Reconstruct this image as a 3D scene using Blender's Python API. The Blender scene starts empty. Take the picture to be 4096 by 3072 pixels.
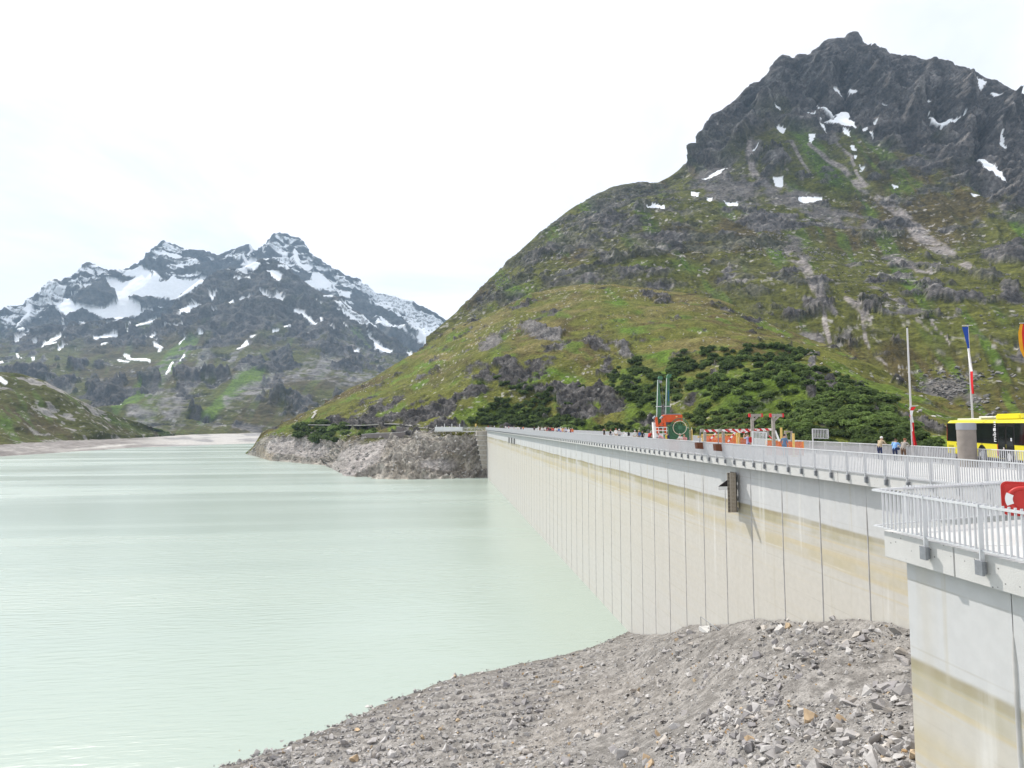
import bpy, bmesh, math, random
import numpy as np
from mathutils import Vector, Matrix

random.seed(7)
RNG = np.random.default_rng(11)
scene = bpy.context.scene
COL = scene.collection
PI = math.pi

# ------------------------------------------------------------------ camera
FPX, CX, CY = 2350.0, 2048.0, 1536.0          # focal length and centre in photograph pixels (4096 x 3072)
YAW = math.atan(296 / FPX); PIT = math.atan(159 / FPX)
EYE = np.array([0.0, 0.0, 24.0])               # lake level is z = 0, the dam runs along +Y
F_ = np.array([math.sin(YAW) * math.cos(PIT), math.cos(YAW) * math.cos(PIT), math.sin(PIT)])
R_ = np.array([math.cos(YAW), -math.sin(YAW), 0.0])
U_ = np.cross(R_, F_)
cam = bpy.data.cameras.new("camera"); camo = bpy.data.objects.new("camera", cam)
COL.objects.link(camo)
cam.sensor_width = 36.0; cam.lens = FPX / 4096 * 36.0
cam.clip_start = 0.1; cam.clip_end = 30000
camo.matrix_world = Matrix(((R_[0], U_[0], -F_[0], EYE[0]), (R_[1], U_[1], -F_[1], EYE[1]), (R_[2], U_[2], -F_[2], EYE[2]), (0, 0, 0, 1)))
scene.camera = camo

# ------------------------------------------------------------------ world, sun, exposure
SUN_TO = Vector((-0.62, 0.92, 1.22)).normalized()
elev = math.asin(SUN_TO.z); azim = math.atan2(SUN_TO.x, SUN_TO.y)
world = bpy.data.worlds.new("World"); scene.world = world; world.use_nodes = True
wn, wl = world.node_tree.nodes, world.node_tree.links
wn.clear()
def wnode(t, **k):
    n = wn.new(t)
    for a, b in k.items(): setattr(n, a, b)
    return n
sky = wnode('ShaderNodeTexSky', sky_type='NISHITA', sun_disc=False)
sky.sun_elevation = elev; sky.sun_rotation = azim; sky.altitude = 2000
geo = wnode('ShaderNodeTexCoord')
sepw = wnode('ShaderNodeSeparateXYZ'); wl.new(geo.outputs['Generated'], sepw.inputs[0])
mx = wnode('ShaderNodeMath', operation='MAXIMUM'); mx.inputs[1].default_value = 0.0
wl.new(sepw.outputs[2], mx.inputs[0])
ad = wnode('ShaderNodeMath', operation='ADD'); ad.inputs[1].default_value = 0.22; wl.new(mx.outputs[0], ad.inputs[0])
dvx = wnode('ShaderNodeMath', operation='DIVIDE'); wl.new(sepw.outputs[0], dvx.inputs[0]); wl.new(ad.outputs[0], dvx.inputs[1])
dvy = wnode('ShaderNodeMath', operation='DIVIDE'); wl.new(sepw.outputs[1], dvy.inputs[0]); wl.new(ad.outputs[0], dvy.inputs[1])
cmb = wnode('ShaderNodeCombineXYZ'); wl.new(dvx.outputs[0], cmb.inputs[0]); wl.new(dvy.outputs[0], cmb.inputs[1])
cn = wnode('ShaderNodeTexNoise'); cn.inputs['Scale'].default_value = 1.1; cn.inputs['Detail'].default_value = 8; cn.inputs['Roughness'].default_value = 0.55
cn.inputs['Distortion'].default_value = 0.6
wl.new(cmb.outputs[0], cn.inputs['Vector'])
cr = wnode('ShaderNodeMapRange'); cr.inputs[1].default_value = 0.34; cr.inputs[2].default_value = 0.56
cr.inputs[3].default_value = 0.66; cr.inputs[4].default_value = 0.985
wl.new(cn.outputs[0], cr.inputs[0])
cmix = wnode('ShaderNodeMix', data_type='RGBA')
wl.new(cr.outputs[0], cmix.inputs[0]); wl.new(sky.outputs[0], cmix.inputs[6])
cmix.inputs[7].default_value = (10.6, 10.65, 11.0, 1)
bg = wnode('ShaderNodeBackground'); bg.inputs[1].default_value = 0.11
wl.new(cmix.outputs[2], bg.inputs[0])
wo = wnode('ShaderNodeOutputWorld'); wl.new(bg.outputs[0], wo.inputs[0])

sl = bpy.data.lights.new("sun", 'SUN'); sl.energy = 4.3; sl.angle = math.radians(0.6); sl.color = (1.0, 0.955, 0.88)
so = bpy.data.objects.new("sun", sl); COL.objects.link(so)
so.rotation_euler = SUN_TO.to_track_quat('Z', 'Y').to_euler()
so.location = (0, 0, 300)

vs = scene.view_settings
vs.view_transform = 'Standard'; vs.look = 'None'; vs.gamma = 1.0; vs.use_curve_mapping = False
vs.exposure = 0.2
scene.cycles.use_denoising = True
scene.cycles.max_bounces = 4; scene.cycles.diffuse_bounces = 2; scene.cycles.glossy_bounces = 2
scene.cycles.transparent_max_bounces = 12; scene.cycles.volume_bounces = 0
scene.cycles.caustics_reflective = False; scene.cycles.caustics_refractive = False

# ------------------------------------------------------------------ pixel <-> world helpers (for measuring positions)
def ray(x, y): return F_ + R_ * (x - CX) / FPX + U_ * (CY - y) / FPX
def at(x, y, ax, v):
    d = ray(x, y); return EYE + d * (v - EYE[ax]) / d[ax]
def gx(px, X, py=1750): return float(at(px, py, 0, X)[1])          # Y of a vertical plane hit at X
def azte(px, py):
    d = ray(px, py); h = math.hypot(d[0], d[1]); return math.atan2(d[0], d[1]), d[2] / h
def project(P):
    d = P - EYE; w = d @ F_
    w = np.where(np.abs(w) < 1e-6, 1e-6, w)
    return CX + FPX * (d @ R_) / w, CY - FPX * (d @ U_) / w

# ------------------------------------------------------------------ numpy noise
def _hash(ix, iy, iz, seed):
    h = (ix * np.uint32(374761393) + iy * np.uint32(668265263) + iz * np.uint32(2246822519) + np.uint32(seed) * np.uint32(3266489917))
    h = (h ^ (h >> np.uint32(13))) * np.uint32(1274126177)
    h = h ^ (h >> np.uint32(16))
    return (h & np.uint32(0xffffff)).astype(np.float32) * np.float32(1 / 0xffffff)
def vnoise(P, seed=0):
    P = P.astype(np.float32)
    i = np.floor(P); f = P - i; i = i.astype(np.int64).astype(np.uint32)
    u = f * f * f * (f * (f * 6 - 15) + 10)
    x0, y0, z0 = i[:, 0], i[:, 1], i[:, 2]; one = np.uint32(1)
    def c(a, b, d): return _hash(x0 + (one if a else np.uint32(0)), y0 + (one if b else np.uint32(0)), z0 + (one if d else np.uint32(0)), seed)
    ux, uy, uz = u[:, 0], u[:, 1], u[:, 2]
    a = c(0, 0, 0) * (1 - ux) + c(1, 0, 0) * ux; b = c(0, 1, 0) * (1 - ux) + c(1, 1, 0) * ux
    e = c(0, 0, 1) * (1 - ux) + c(1, 0, 1) * ux; g = c(0, 1, 1) * (1 - ux) + c(1, 1, 1) * ux
    return (a * (1 - uy) + b * uy) * (1 - uz) + (e * (1 - uy) + g * uy) * uz
def fbm(P, scale, oct=4, seed=0, rough=0.5):
    s = 0; a = 1.0; t = 0; Q = P / scale
    for o in range(oct):
        s = s + a * vnoise(Q + 17.3 * o, seed + o * 13); t += a; a *= rough; Q = Q * 2.03
    return s / t                                # 0..1, mean .5
def ridged(P, scale, oct=4, seed=0, rough=0.5):
    s = 0; a = 1.0; t = 0; Q = P / scale
    for o in range(oct):
        n = 1 - np.abs(2 * vnoise(Q + 9.7 * o, seed + o * 7) - 1); s = s + a * n * n; t += a; a *= rough; Q = Q * 2.07
    return s / t
def sstep(x, a, b):
    t = np.clip((x - a) / (b - a), 0, 1); return t * t * (3 - 2 * t)
def ledges(P, d, period, seed, warp=2.4):
    s = P @ np.array(d) / period + fbm(P, period * 5, 4, seed) * warp * 2; f = s - np.floor(s)
    h = vnoise(np.stack([np.floor(s) * 7.3, P[:, 0] / period / 3, P[:, 1] / period / 3], 1), seed + 5)
    return (np.where(f < .78, f / .78, (1 - f) / .22) - .5) * (.35 + 1.1 * h)
def lerp(a, b, t): return a + (b - a) * t

# ------------------------------------------------------------------ materials
MATS = {}
def mat(name, color, rough=0.8, metal=0.0, spec=0.3, noise=0.0, nscale=8.0, bump=0.0, bscale=20.0, coat=0.0, alpha=1.0, rand=0.0):
    if name in MATS: return MATS[name]
    m = bpy.data.materials.new(name); m.use_nodes = True
    n, l = m.node_tree.nodes, m.node_tree.links
    p = n['Principled BSDF']
    p.inputs['Base Color'].default_value = (*color, 1); p.inputs['Roughness'].default_value = rough
    p.inputs['Metallic'].default_value = metal; p.inputs['Specular IOR Level'].default_value = spec
    p.inputs['Coat Weight'].default_value = coat
    if alpha < 1: p.inputs['Alpha'].default_value = alpha
    tc = n.new('ShaderNodeNewGeometry')
    if noise > 0 or rand > 0:
        t = n.new('ShaderNodeTexNoise'); t.inputs['Scale'].default_value = nscale; t.inputs['Detail'].default_value = 5
        l.new(tc.outputs['Position'], t.inputs['Vector'])
        mr = n.new('ShaderNodeMapRange'); mr.inputs[1].default_value = 0.3; mr.inputs[2].default_value = 0.7
        mr.inputs[3].default_value = 1 - noise; mr.inputs[4].default_value = 1 + noise
        l.new(t.outputs[0], mr.inputs[0])
        fac = mr.outputs[0]
        if rand > 0:
            oi = n.new('ShaderNodeObjectInfo'); m2 = n.new('ShaderNodeMapRange')
            m2.inputs[3].default_value = 1 - rand; m2.inputs[4].default_value = 1 + rand
            l.new(oi.outputs['Random'], m2.inputs[0])
            mu = n.new('ShaderNodeMath'); mu.operation = 'MULTIPLY'; l.new(fac, mu.inputs[0]); l.new(m2.outputs[0], mu.inputs[1]); fac = mu.outputs[0]
        hv = n.new('ShaderNodeHueSaturation'); hv.inputs['Color'].default_value = (*color, 1)
        l.new(fac, hv.inputs['Value']); l.new(hv.outputs[0], p.inputs['Base Color'])
    if bump > 0:
        t = n.new('ShaderNodeTexNoise'); t.inputs['Scale'].default_value = bscale; t.inputs['Detail'].default_value = 6
        l.new(tc.outputs['Position'], t.inputs['Vector'])
        b = n.new('ShaderNodeBump'); b.inputs['Strength'].default_value = bump; b.inputs['Distance'].default_value = 0.02
        l.new(t.outputs[0], b.inputs['Height']); l.new(b.outputs[0], p.inputs['Normal'])
    MATS[name] = m
    return m
def terrain_mat(name, s1, s2, amp1=0.25, amp2=0.3, bump=0.6, bdist=0.5, rough=0.95):
    """vertex colour times two scales of procedural mottling, with relief"""
    m = bpy.data.materials.new(name); m.use_nodes = True
    n, l = m.node_tree.nodes, m.node_tree.links; p = n['Principled BSDF']
    p.inputs['Roughness'].default_value = rough; p.inputs['Specular IOR Level'].default_value = 0.08
    g = n.new('ShaderNodeNewGeometry'); a = n.new('ShaderNodeAttribute'); a.attribute_name = 'Col'
    facs = []
    for s, am in ((s1, amp1), (s2, amp2)):
        t = n.new('ShaderNodeTexNoise'); t.inputs['Scale'].default_value = 1 / s; t.inputs['Detail'].default_value = 3; t.inputs['Roughness'].default_value = 0.62
        l.new(g.outputs['Position'], t.inputs['Vector'])
        r = n.new('ShaderNodeMapRange'); r.inputs[1].default_value = 0.32; r.inputs[2].default_value = 0.68
        r.inputs[3].default_value = 1 - am; r.inputs[4].default_value = 1 + am; l.new(t.outputs[0], r.inputs[0]); facs.append((r, t))
    mu = n.new('ShaderNodeMath'); mu.operation = 'MULTIPLY'; l.new(facs[0][0].outputs[0], mu.inputs[0]); l.new(facs[1][0].outputs[0], mu.inputs[1])
    bw_ = n.new('ShaderNodeRGBToBW'); l.new(a.outputs['Color'], bw_.inputs[0]); kk = n.new('ShaderNodeMapRange'); kk.inputs[1].default_value = .48; kk.inputs[2].default_value = .75; kk.inputs[3].default_value = 1; kk.inputs[4].default_value = .1; l.new(bw_.outputs[0], kk.inputs[0])
    m1 = n.new('ShaderNodeMath'); m1.operation = 'SUBTRACT'; m1.inputs[1].default_value = 1; l.new(mu.outputs[0], m1.inputs[0]); m2_ = n.new('ShaderNodeMath'); m2_.operation = 'MULTIPLY_ADD'; m2_.inputs[2].default_value = 1; l.new(m1.outputs[0], m2_.inputs[0]); l.new(kk.outputs[0], m2_.inputs[1])
    vm = n.new('ShaderNodeVectorMath'); vm.operation = 'SCALE'; l.new(a.outputs['Color'], vm.inputs[0]); l.new(m2_.outputs[0], vm.inputs['Scale'])
    l.new(vm.outputs[0], p.inputs['Base Color'])
    b = n.new('ShaderNodeBump'); bs_ = n.new('ShaderNodeMath'); bs_.operation = 'MULTIPLY'; bs_.inputs[1].default_value = bump; l.new(kk.outputs[0], bs_.inputs[0]); l.new(bs_.outputs[0], b.inputs['Strength']); b.inputs['Distance'].default_value = bdist
    l.new(facs[1][1].outputs[0], b.inputs['Height']); l.new(b.outputs[0], p.inputs['Normal'])
    return m

# ------------------------------------------------------------------ object helpers
def tag(o, label=None, cat=None, group=None, kind=None):
    if label: o['label'] = label
    if cat: o['category'] = cat
    if group: o['group'] = group
    if kind: o['kind'] = kind
    return o
def empty(name, loc=(0, 0, 0), rz=0.0, label=None, cat=None, group=None):
    o = bpy.data.objects.new(name, None); COL.objects.link(o); o.location = loc; o.rotation_euler = (0, 0, rz)
    o.empty_display_size = 0.3
    return tag(o, label, cat, group)
def link(name, me, parent=None, loc=(0, 0, 0)):
    o = bpy.data.objects.new(name, me); COL.objects.link(o); o.location = loc
    if parent is not None: o.parent = parent
    return o
class MB:
    """collects simple shapes into one mesh"""
    def __init__(s): s.v = []; s.f = []; s.mi = []; s.mats = []; s.cur = 0; s.sm = []
    def m(s, mt):
        if mt not in s.mats: s.mats.append(mt)
        s.cur = s.mats.index(mt); return s
    def add(s, vs_, fs, smooth=False):
        b = len(s.v); s.v += [tuple(map(float, v)) for v in vs_]
        for f in fs: s.f.append([b + i for i in f]); s.mi.append(s.cur); s.sm.append(smooth)
        return s
    def box(s, x0, x1, y0, y1, z0, z1):
        return s.add([(x0, y0, z0), (x1, y0, z0), (x1, y1, z0), (x0, y1, z0), (x0, y0, z1), (x1, y0, z1), (x1, y1, z1), (x0, y1, z1)],
                     [(0, 3, 2, 1), (4, 5, 6, 7), (0, 1, 5, 4), (1, 2, 6, 5), (2, 3, 7, 6), (3, 0, 4, 7)])
    def bar(s, a, b, w, h, up=(0, 0, 1)):
        a = Vector(a); b = Vector(b); d = (b - a).normalized(); up = Vector(up)
        if abs(d.dot(up)) > 0.98: up = Vector((0, 1, 0))
        x = d.cross(up).normalized() * w / 2; y = x.cross(d).normalized() * h / 2
        q = [a - x - y, a + x - y, a + x + y, a - x + y, b - x - y, b + x - y, b + x + y, b - x + y]
        return s.add(q, [(0, 1, 2, 3), (7, 6, 5, 4), (0, 4, 5, 1), (1, 5, 6, 2), (2, 6, 7, 3), (3, 7, 4, 0)])
    def tube(s, pts, r, n=8, caps=True):
        pts = [Vector(p) for p in pts]; k = len(pts); rs = r if isinstance(r, (list, tuple)) else [r] * k
        ring = []; ref = Vector((0.13, 0.31, 0.94))
        for i, p in enumerate(pts):
            d = (pts[min(i + 1, k - 1)] - pts[max(i - 1, 0)]).normalized()
            if abs(d.dot(ref)) > 0.97: ref = Vector((0.94, 0.13, 0.31))
            x = d.cross(ref).normalized(); y = d.cross(x).normalized()
            ring.append([p + (x * math.cos(2 * PI * j / n) + y * math.sin(2 * PI * j / n)) * rs[i] for j in range(n)])
        vs_ = [v for q in ring for v in q]; fs = []
        for i in range(k - 1):
            for j in range(n): fs.append((i * n + j, i * n + (j + 1) % n, (i + 1) * n + (j + 1) % n, (i + 1) * n + j))
        s.add(vs_, fs, True)
        if caps:
            s.add(ring[0], [tuple(range(n))]); s.add(ring[-1], [tuple(range(n - 1, -1, -1))])
        return s
    def prism(s, poly, ext):
        """poly: list of 3d points (planar), ext: extrusion vector"""
        n = len(poly); e = Vector(ext); p = [Vector(q) for q in poly]
        return s.add(p + [q + e for q in p], [tuple(range(n - 1, -1, -1)), tuple(range(n, 2 * n))] + [(i, (i + 1) % n, n + (i + 1) % n, n + i) for i in range(n)])
    def mesh(s, name='m', bevel=0.0):
        me = bpy.data.meshes.new(name); me.from_pydata(s.v, [], s.f)
        for m_ in s.mats: me.materials.append(m_)
        me.polygons.foreach_set('material_index', s.mi); me.polygons.foreach_set('use_smooth', s.sm)
        bm = bmesh.new(); bm.from_mesh(me); bmesh.ops.recalc_face_normals(bm, faces=bm.faces)
        if bevel > 0:
            bmesh.ops.remove_doubles(bm, verts=bm.verts, dist=1e-5)
            bmesh.ops.bevel(bm, geom=[e for e in bm.edges if e.is_manifold and e.calc_face_angle(0) > 0.6], offset=bevel, segments=2, affect='EDGES')
        bm.to_mesh(me); bm.free(); me.update(); return me
    def build(s, name, parent=None, loc=(0, 0, 0), bevel=0.0): return link(name, s.mesh(name, bevel), parent, loc)

def grid_mesh(name, P, nr, nc, col=None, smooth=True):
    """P: (nr*nc,3) row-major grid"""
    me = bpy.data.meshes.new(name)
    me.vertices.add(nr * nc); me.vertices.foreach_set('co', P.astype(np.float32).ravel())
    i = np.arange(nr - 1)[:, None] * nc + np.arange(nc - 1)[None, :]
    q = np.stack([i, i + 1, i + nc + 1, i + nc], -1).reshape(-1, 4)
    nf = len(q); me.loops.add(nf * 4); me.polygons.add(nf)
    me.loops.foreach_set('vertex_index', q.ravel().astype(np.int32))
    me.polygons.foreach_set('loop_start', np.arange(0, nf * 4, 4, dtype=np.int32))
    me.polygons.foreach_set('use_smooth', np.full(nf, smooth))
    me.update(calc_edges=True)
    if col is not None: set_col(me, col)
    return me
def set_col(me, col):
    ca = me.color_attributes.new('Col', 'FLOAT_COLOR', 'POINT')
    c4 = np.ones((len(col), 4), np.float32); c4[:, :3] = col; ca.data.foreach_set('color', c4.ravel())
def tri_mesh(name, V, T, col=None, smooth=False):
    me = bpy.data.meshes.new(name); me.vertices.add(len(V)); me.vertices.foreach_set('co', V.astype(np.float32).ravel())
    k = T.shape[1]; me.loops.add(len(T) * k); me.polygons.add(len(T))
    me.loops.foreach_set('vertex_index', T.ravel().astype(np.int32))
    me.polygons.foreach_set('loop_start', np.arange(0, len(T) * k, k, dtype=np.int32))
    me.polygons.foreach_set('use_smooth', np.full(len(T), smooth))
    me.update(calc_edges=True)
    if col is not None: set_col(me, col)
    return me

# ------------------------------------------------------------------ terrain as lofted height fields
# a row is a list of control points: (px, py, r) = seen at that pixel from the camera at r metres; ('w', px, py) = on the water;
# ('z', px, r, z) = at height z
def row_interp(row, az):
    A, Rr, Z = [], [], []
    for c in row:
        if c[0] == 'w':
            a, te = azte(c[1], c[2]); r = -EYE[2] / te; z = 0.0
        elif c[0] == 'z':
            a, te = azte(c[1], 1695); r, z = c[2], c[3]
        else:
            a, te = azte(c[0], c[1]); r = c[2]; z = EYE[2] + te * r
        A.append(a); Rr.append(r); Z.append(z)
    return np.interp(az, A, Rr), np.interp(az, A, Z)
def smooth1(x, n):
    if n < 1: return x
    k = np.hanning(2 * n + 3)[1:-1]; k /= k.sum()
    return np.convolve(np.pad(x, n, mode='edge'), k, mode='valid')
def catmull(K, t):
    """K: (k, nc) control values, t: parameter in rows"""
    k = len(K); i = np.clip(np.floor(t).astype(int), 0, k - 2); f = (t - i)[:, None]
    p0, p1, p2, p3 = K[np.maximum(i - 1, 0)], K[i], K[i + 1], K[np.minimum(i + 2, k - 1)]
    m1, m2 = (p2 - p0) / 2, (p3 - p1) / 2
    return (2 * f**3 - 3 * f**2 + 1) * p1 + (f**3 - 2 * f**2 + f) * m1 + (-2 * f**3 + 3 * f**2) * p2 + (f**3 - f**2) * m2
def loft(rows, px0, px1, nc, subs, smooths):
    az = np.array([azte(p, 1695)[0] for p in np.linspace(px0, px1, nc)])
    RR, ZZ = [], []
    for row, sm in zip(rows, smooths):
        if callable(row): r, z = row(RR, ZZ)
        else: r, z = row_interp(row, az)
        RR.append(smooth1(r, sm)); ZZ.append(smooth1(z, sm))
    t = np.concatenate([np.linspace(k, k + 1, n, endpoint=False) for k, n in enumerate(subs)] + [[len(rows) - 1]])
    r = catmull(np.array(RR), t); z = catmull(np.array(ZZ), t)
    P = np.stack([np.sin(az)[None] * r, np.cos(az)[None] * r, z], -1)
    nr = len(t)
    tt = np.repeat(t[:, None], nc, 1)
    return P.reshape(-1, 3), nr, nc, tt.ravel()
def grid_normals(P, nr, nc):
    G = P.reshape(nr, nc, 3); du = np.gradient(G, axis=1); dv = np.gradient(G, axis=0)
    n = np.cross(du, dv); n /= np.maximum(np.linalg.norm(n, axis=-1, keepdims=True), 1e-9)
    n *= np.sign(n[..., 2:3] + 1e-9)
    return n.reshape(-1, 3)
class Paint:
    """regional masks, measured at photograph positions and carried on the surface"""
    def __init__(s, P, warp=14, wscale=40, seed=3):
        s.x, s.y = project(P)
        s.x0, s.y0 = s.x, s.y
        n1 = fbm(P, wscale, 3, seed) - .5; n2 = fbm(P, wscale, 3, seed + 50) - .5
        s.x = s.x + n1 * warp * 2; s.y = s.y + n2 * warp * 2
    def blob(s, cx, cy, rx, ry, ang=0):
        a = math.radians(ang); dx, dy = s.x - cx, s.y - cy
        u = (dx * math.cos(a) + dy * math.sin(a)) / rx; v = (-dx * math.sin(a) + dy * math.cos(a)) / ry
        return np.exp(-(u * u + v * v))
    def blobs(s, L):
        m = np.zeros(len(s.x))
        for b in L: m = np.maximum(m, s.blob(*b[:5]) * (b[5] if len(b) > 5 else 1))
        return m
    def stroke(s, pts, w):
        """1 inside a line of half-width w px (w may vary per point), soft to 0"""
        best = np.full(len(s.x), 9.0)
        ws = w if isinstance(w, (list, tuple)) else [w] * len(pts)
        for (x0, y0), (x1, y1), w0, w1 in zip(pts[:-1], pts[1:], ws[:-1], ws[1:]):
            dx, dy = x1 - x0, y1 - y0; L = dx * dx + dy * dy + 1e-6
            t = np.clip(((s.x - x0) * dx + (s.y - y0) * dy) / L, 0, 1)
            d = np.hypot(s.x - x0 - t * dx, s.y - y0 - t * dy) / (w0 + (w1 - w0) * t)
            best = np.minimum(best, d)
        return 1 - sstep(best, 0.7, 1.3)
    def rib(s, pts, w):
        best = np.full(len(s.x), 1e9)
        for (x0, y0), (x1, y1) in zip(pts[:-1], pts[1:]):
            dx, dy = x1 - x0, y1 - y0; t = np.clip(((s.x - x0) * dx + (s.y - y0) * dy) / (dx * dx + dy * dy + 1e-6), 0, 1)
            best = np.minimum(best, (s.x - x0 - t * dx) ** 2 + (s.y - y0 - t * dy) ** 2)
        return 1 / (1 + best / (w * w))
    def poly(s, pts, soft=0):
        x, y = s.x, s.y; ins = np.zeros(len(x), bool); n = len(pts)
        xs = [p[0] for p in pts]; ys = [p[1] for p in pts]
        sel = (x > min(xs)) & (x < max(xs)) & (y > min(ys)) & (y < max(ys)); X, Y = x[sel], y[sel]; I = np.zeros(len(X), bool)
        for i in range(n):
            (x0, y0), (x1, y1) = pts[i], pts[(i + 1) % n]
            c = (y0 > Y) != (y1 > Y)
            I ^= c & (X < (x1 - x0) * (Y - y0) / (y1 - y0 + 1e-9) + x0)
        ins[sel] = I
        return ins.astype(float)
def mixc(base, col, m): return base + (np.array(col) - base) * np.clip(m, 0, 1)[:, None]

# ================================================================== TERRAIN
OLIVE = np.array((.066, .068, .014)); GREEN = np.array((.070, .112, .014)); HEATH = np.array((.058, .046, .017))
ROCKD = np.array((.080, .074, .071)); ROCKL = np.array((.28, .262, .248)); SCREE = np.array((.125, .114, .110)); SNOW = np.array((.86, .88, .90))
def structure(name, me, m):
    o = link(name, me); me.materials.append(m); o['kind'] = 'structure'; return o
def z3(L): return [(2500 + .7215 * x, 100 + .7215 * y) for x, y in L]
def z5(L): return [(3000 + .5426 * x, 800 + .5426 * y) for x, y in L]
def z4(L): return [(1900 + .633 * x, 700 + .633 * y) for x, y in L]
def za(L): return [(.5424 * x, 900 + .5424 * y) for x, y in L]
def zb(L): return [(900 + .5424 * x, 900 + .5424 * y) for x, y in L]
def behind(dr, dz):
    return lambda RR, ZZ: (RR[-1] + dr, ZZ[-1] - dz)

# ---------- the rocky mountain above the dam
MR = [
 [(1700,1440,640),(1900,1340,640),(2343,1210,600),(2818,1260,580),(3300,1450,480),(3543,1560,430),(3760,1680,380),(4096,1730,330),(4400,1750,320)],
 [(1700,1415,680),(1900,1280,700),(2100,1140,700),(2343,1080,690),(2600,1080,680),(2818,1100,680),(3100,1130,650),(3400,1200,600),(3700,1300,550),(4096,1350,520),(4400,1380,520)],
 [(1700,1405,700),(1900,1235,760),(2100,1085,780),(2278,940,830),(2481,840,880),(2676,805,920),(2900,810,930),(3165,830,940),(3400,880,930),(3700,930,900),(4096,930,880),(4400,940,880)],
 [(1700,1395,710),(1926,1210,780),(2055,1085,830),(2278,900,900),(2555,785,980),(2740,735,1040),(2830,650,1060),(2950,560,1080),(3100,500,1100),(3400,480,1110),(3700,540,1100),(4096,620,1090),(4400,660,1080)],
 [(1700,1392,715),(1824,1300,755),(1926,1195,795),(2055,1070,850),(2157,985,890),(2278,885,930),(2481,790,1000),(2650,775,1040),(2760,700,1080),(2820,600,1100),(2950,480,1130),(3050,400,1150),(3200,340,1180),(3400,300,1200),(3600,340,1200),(3900,420,1200),(4096,500,1200),(4400,560,1200)],
 [(1700,1390,720),(1741,1365,730),(1780,1325,740),(1824,1287,760),(1850,1255,770),(1880,1235,780),(1926,1185,800),(1960,1160,815),(2000,1120,830),(2025,1085,845),(2055,1055,860),(2100,1015,880),(2157,963,900),(2200,930,915),(2278,870,940),(2330,840,960),(2389,805,980),(2440,785,1000),(2481,774,1010),(2555,759,1030),(2629,763,1040),(2676,741,1060),(2710,715,1075),(2740,685,1090),(2765,660,1095),(2778,639,1100),(2790,590,1105),(2800,574,1110),(2815,545,1115),(2833,518,1120),(2838,495,1125),(2870,470,1130),(2889,463,1135),(2915,440,1140),(2930,428,1145),(2963,407,1150),(2985,375,1160),(3000,358,1165),(3037,350,1170),(3070,325,1180),(3083,305,1185),(3100,270,1190),(3129,241,1200),(3150,243,1200),(3174,262,1200),(3195,236,1210),(3225,246,1215),(3240,241,1220),(3255,215,1225),(3277,194,1230),(3295,172,1240),(3315,163,1245),(3345,163,1250),(3380,165,1265),(3390,150,1270),(3407,143,1280),(3430,147,1280),(3444,167,1280),(3460,190,1280),(3472,207,1280),(3500,212,1280),(3530,220,1280),(3574,248,1280),(3600,253,1285),(3640,250,1290),(3700,262,1290),(3760,268,1295),(3796,278,1300),(3810,292,1300),(3870,305,1300),(3944,330,1300),(3990,340,1300),(4018,361,1300),(4060,380,1300),(4096,400,1300),(4250,450,1300),(4400,500,1300)],
 behind(140, 160), behind(400, 420)]
MR[5] = [(a, b, r + 60 * (1 - min(max((a - 2500) / 500, 0), 1)) + 10) for a, b, r in MR[5]]
P, nr, nc, T = loft(MR, 1700, 4400, 720, [40, 115, 110, 60, 75, 4, 3], [40, 40, 30, 25, 12, 0, 0, 0])
N = grid_normals(P, nr, nc); pa = Paint(P, 16, 45, 3)
line = np.interp(pa.x, [1700, 2560, 2752, 2904, 3005, 3113, 3265, 3402, 3510, 3654, 3762, 3871, 3943, 4051, 4400], [300, 500, 690, 668, 575, 500, 512, 504, 554, 605, 648, 713, 764, 821, 980])
nz = fbm(P, 90, 5, 21); nzs = fbm(P, 16, 4, 29); nzm = fbm(P * np.array([1, 1, 1.9]), 46, 6, 33, .62)
rockreg = sstep(line - pa.y + (nz - .5) * 90, -25, 25)
leftreg = pa.blobs([(2450, 880, 420, 130, -20), (2200, 1050, 220, 120, -40), (2700, 960, 260, 110, 10), (1990, 1190, 60, 110, 35, .9), (2330, 1085, 190, 50, -8), (2640, 1085, 200, 55, 4), (2900, 1130, 150, 55, 15), (3080, 1230, 110, 50, 25, .9)])
outc = pa.blobs([(3800,1195,130,42,14),(3950,1125,70,40,20),(4031,1174,48,35,30),(4060,1033,90,45,10),(3244,1223,60,36,10),(3163,1272,60,26,0),(3190,1125,120,30,5),(3060,905,110,32,5),(3070,655,62,62,0),(2590,1020,110,40,10),(2470,1045,90,40,0),(2330,1085,100,30,-10),(2900,1100,60,35,0),(2980,1150,80,30,10),(2640,930,90,30,5),(2440,955,90,25,5),(2830,930,120,35,5),(3300,1160,70,30,10),(3830,600,120,60,20),(3700,640,130,45,25),(3640,540,100,30,20,.6),(3980,790,90,50,35),(3480,1240,30,14,0),(3420,1000,50,16,10,.6),(3580,930,40,16,20,.7),(3640,1180,60,18,10,.6)])
steep = 1 - N[:, 2]
rock = np.maximum(rockreg, sstep(outc * .95 + (nzm - .5) * 3.2, .40, .66))
rock = np.maximum(rock, leftreg * sstep(nzm + (nz - .5) * .4, .41, .52))
rock = np.maximum(rock, .9 * sstep(nzm + (nzs - .5) * .3, .63, .69))
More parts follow.
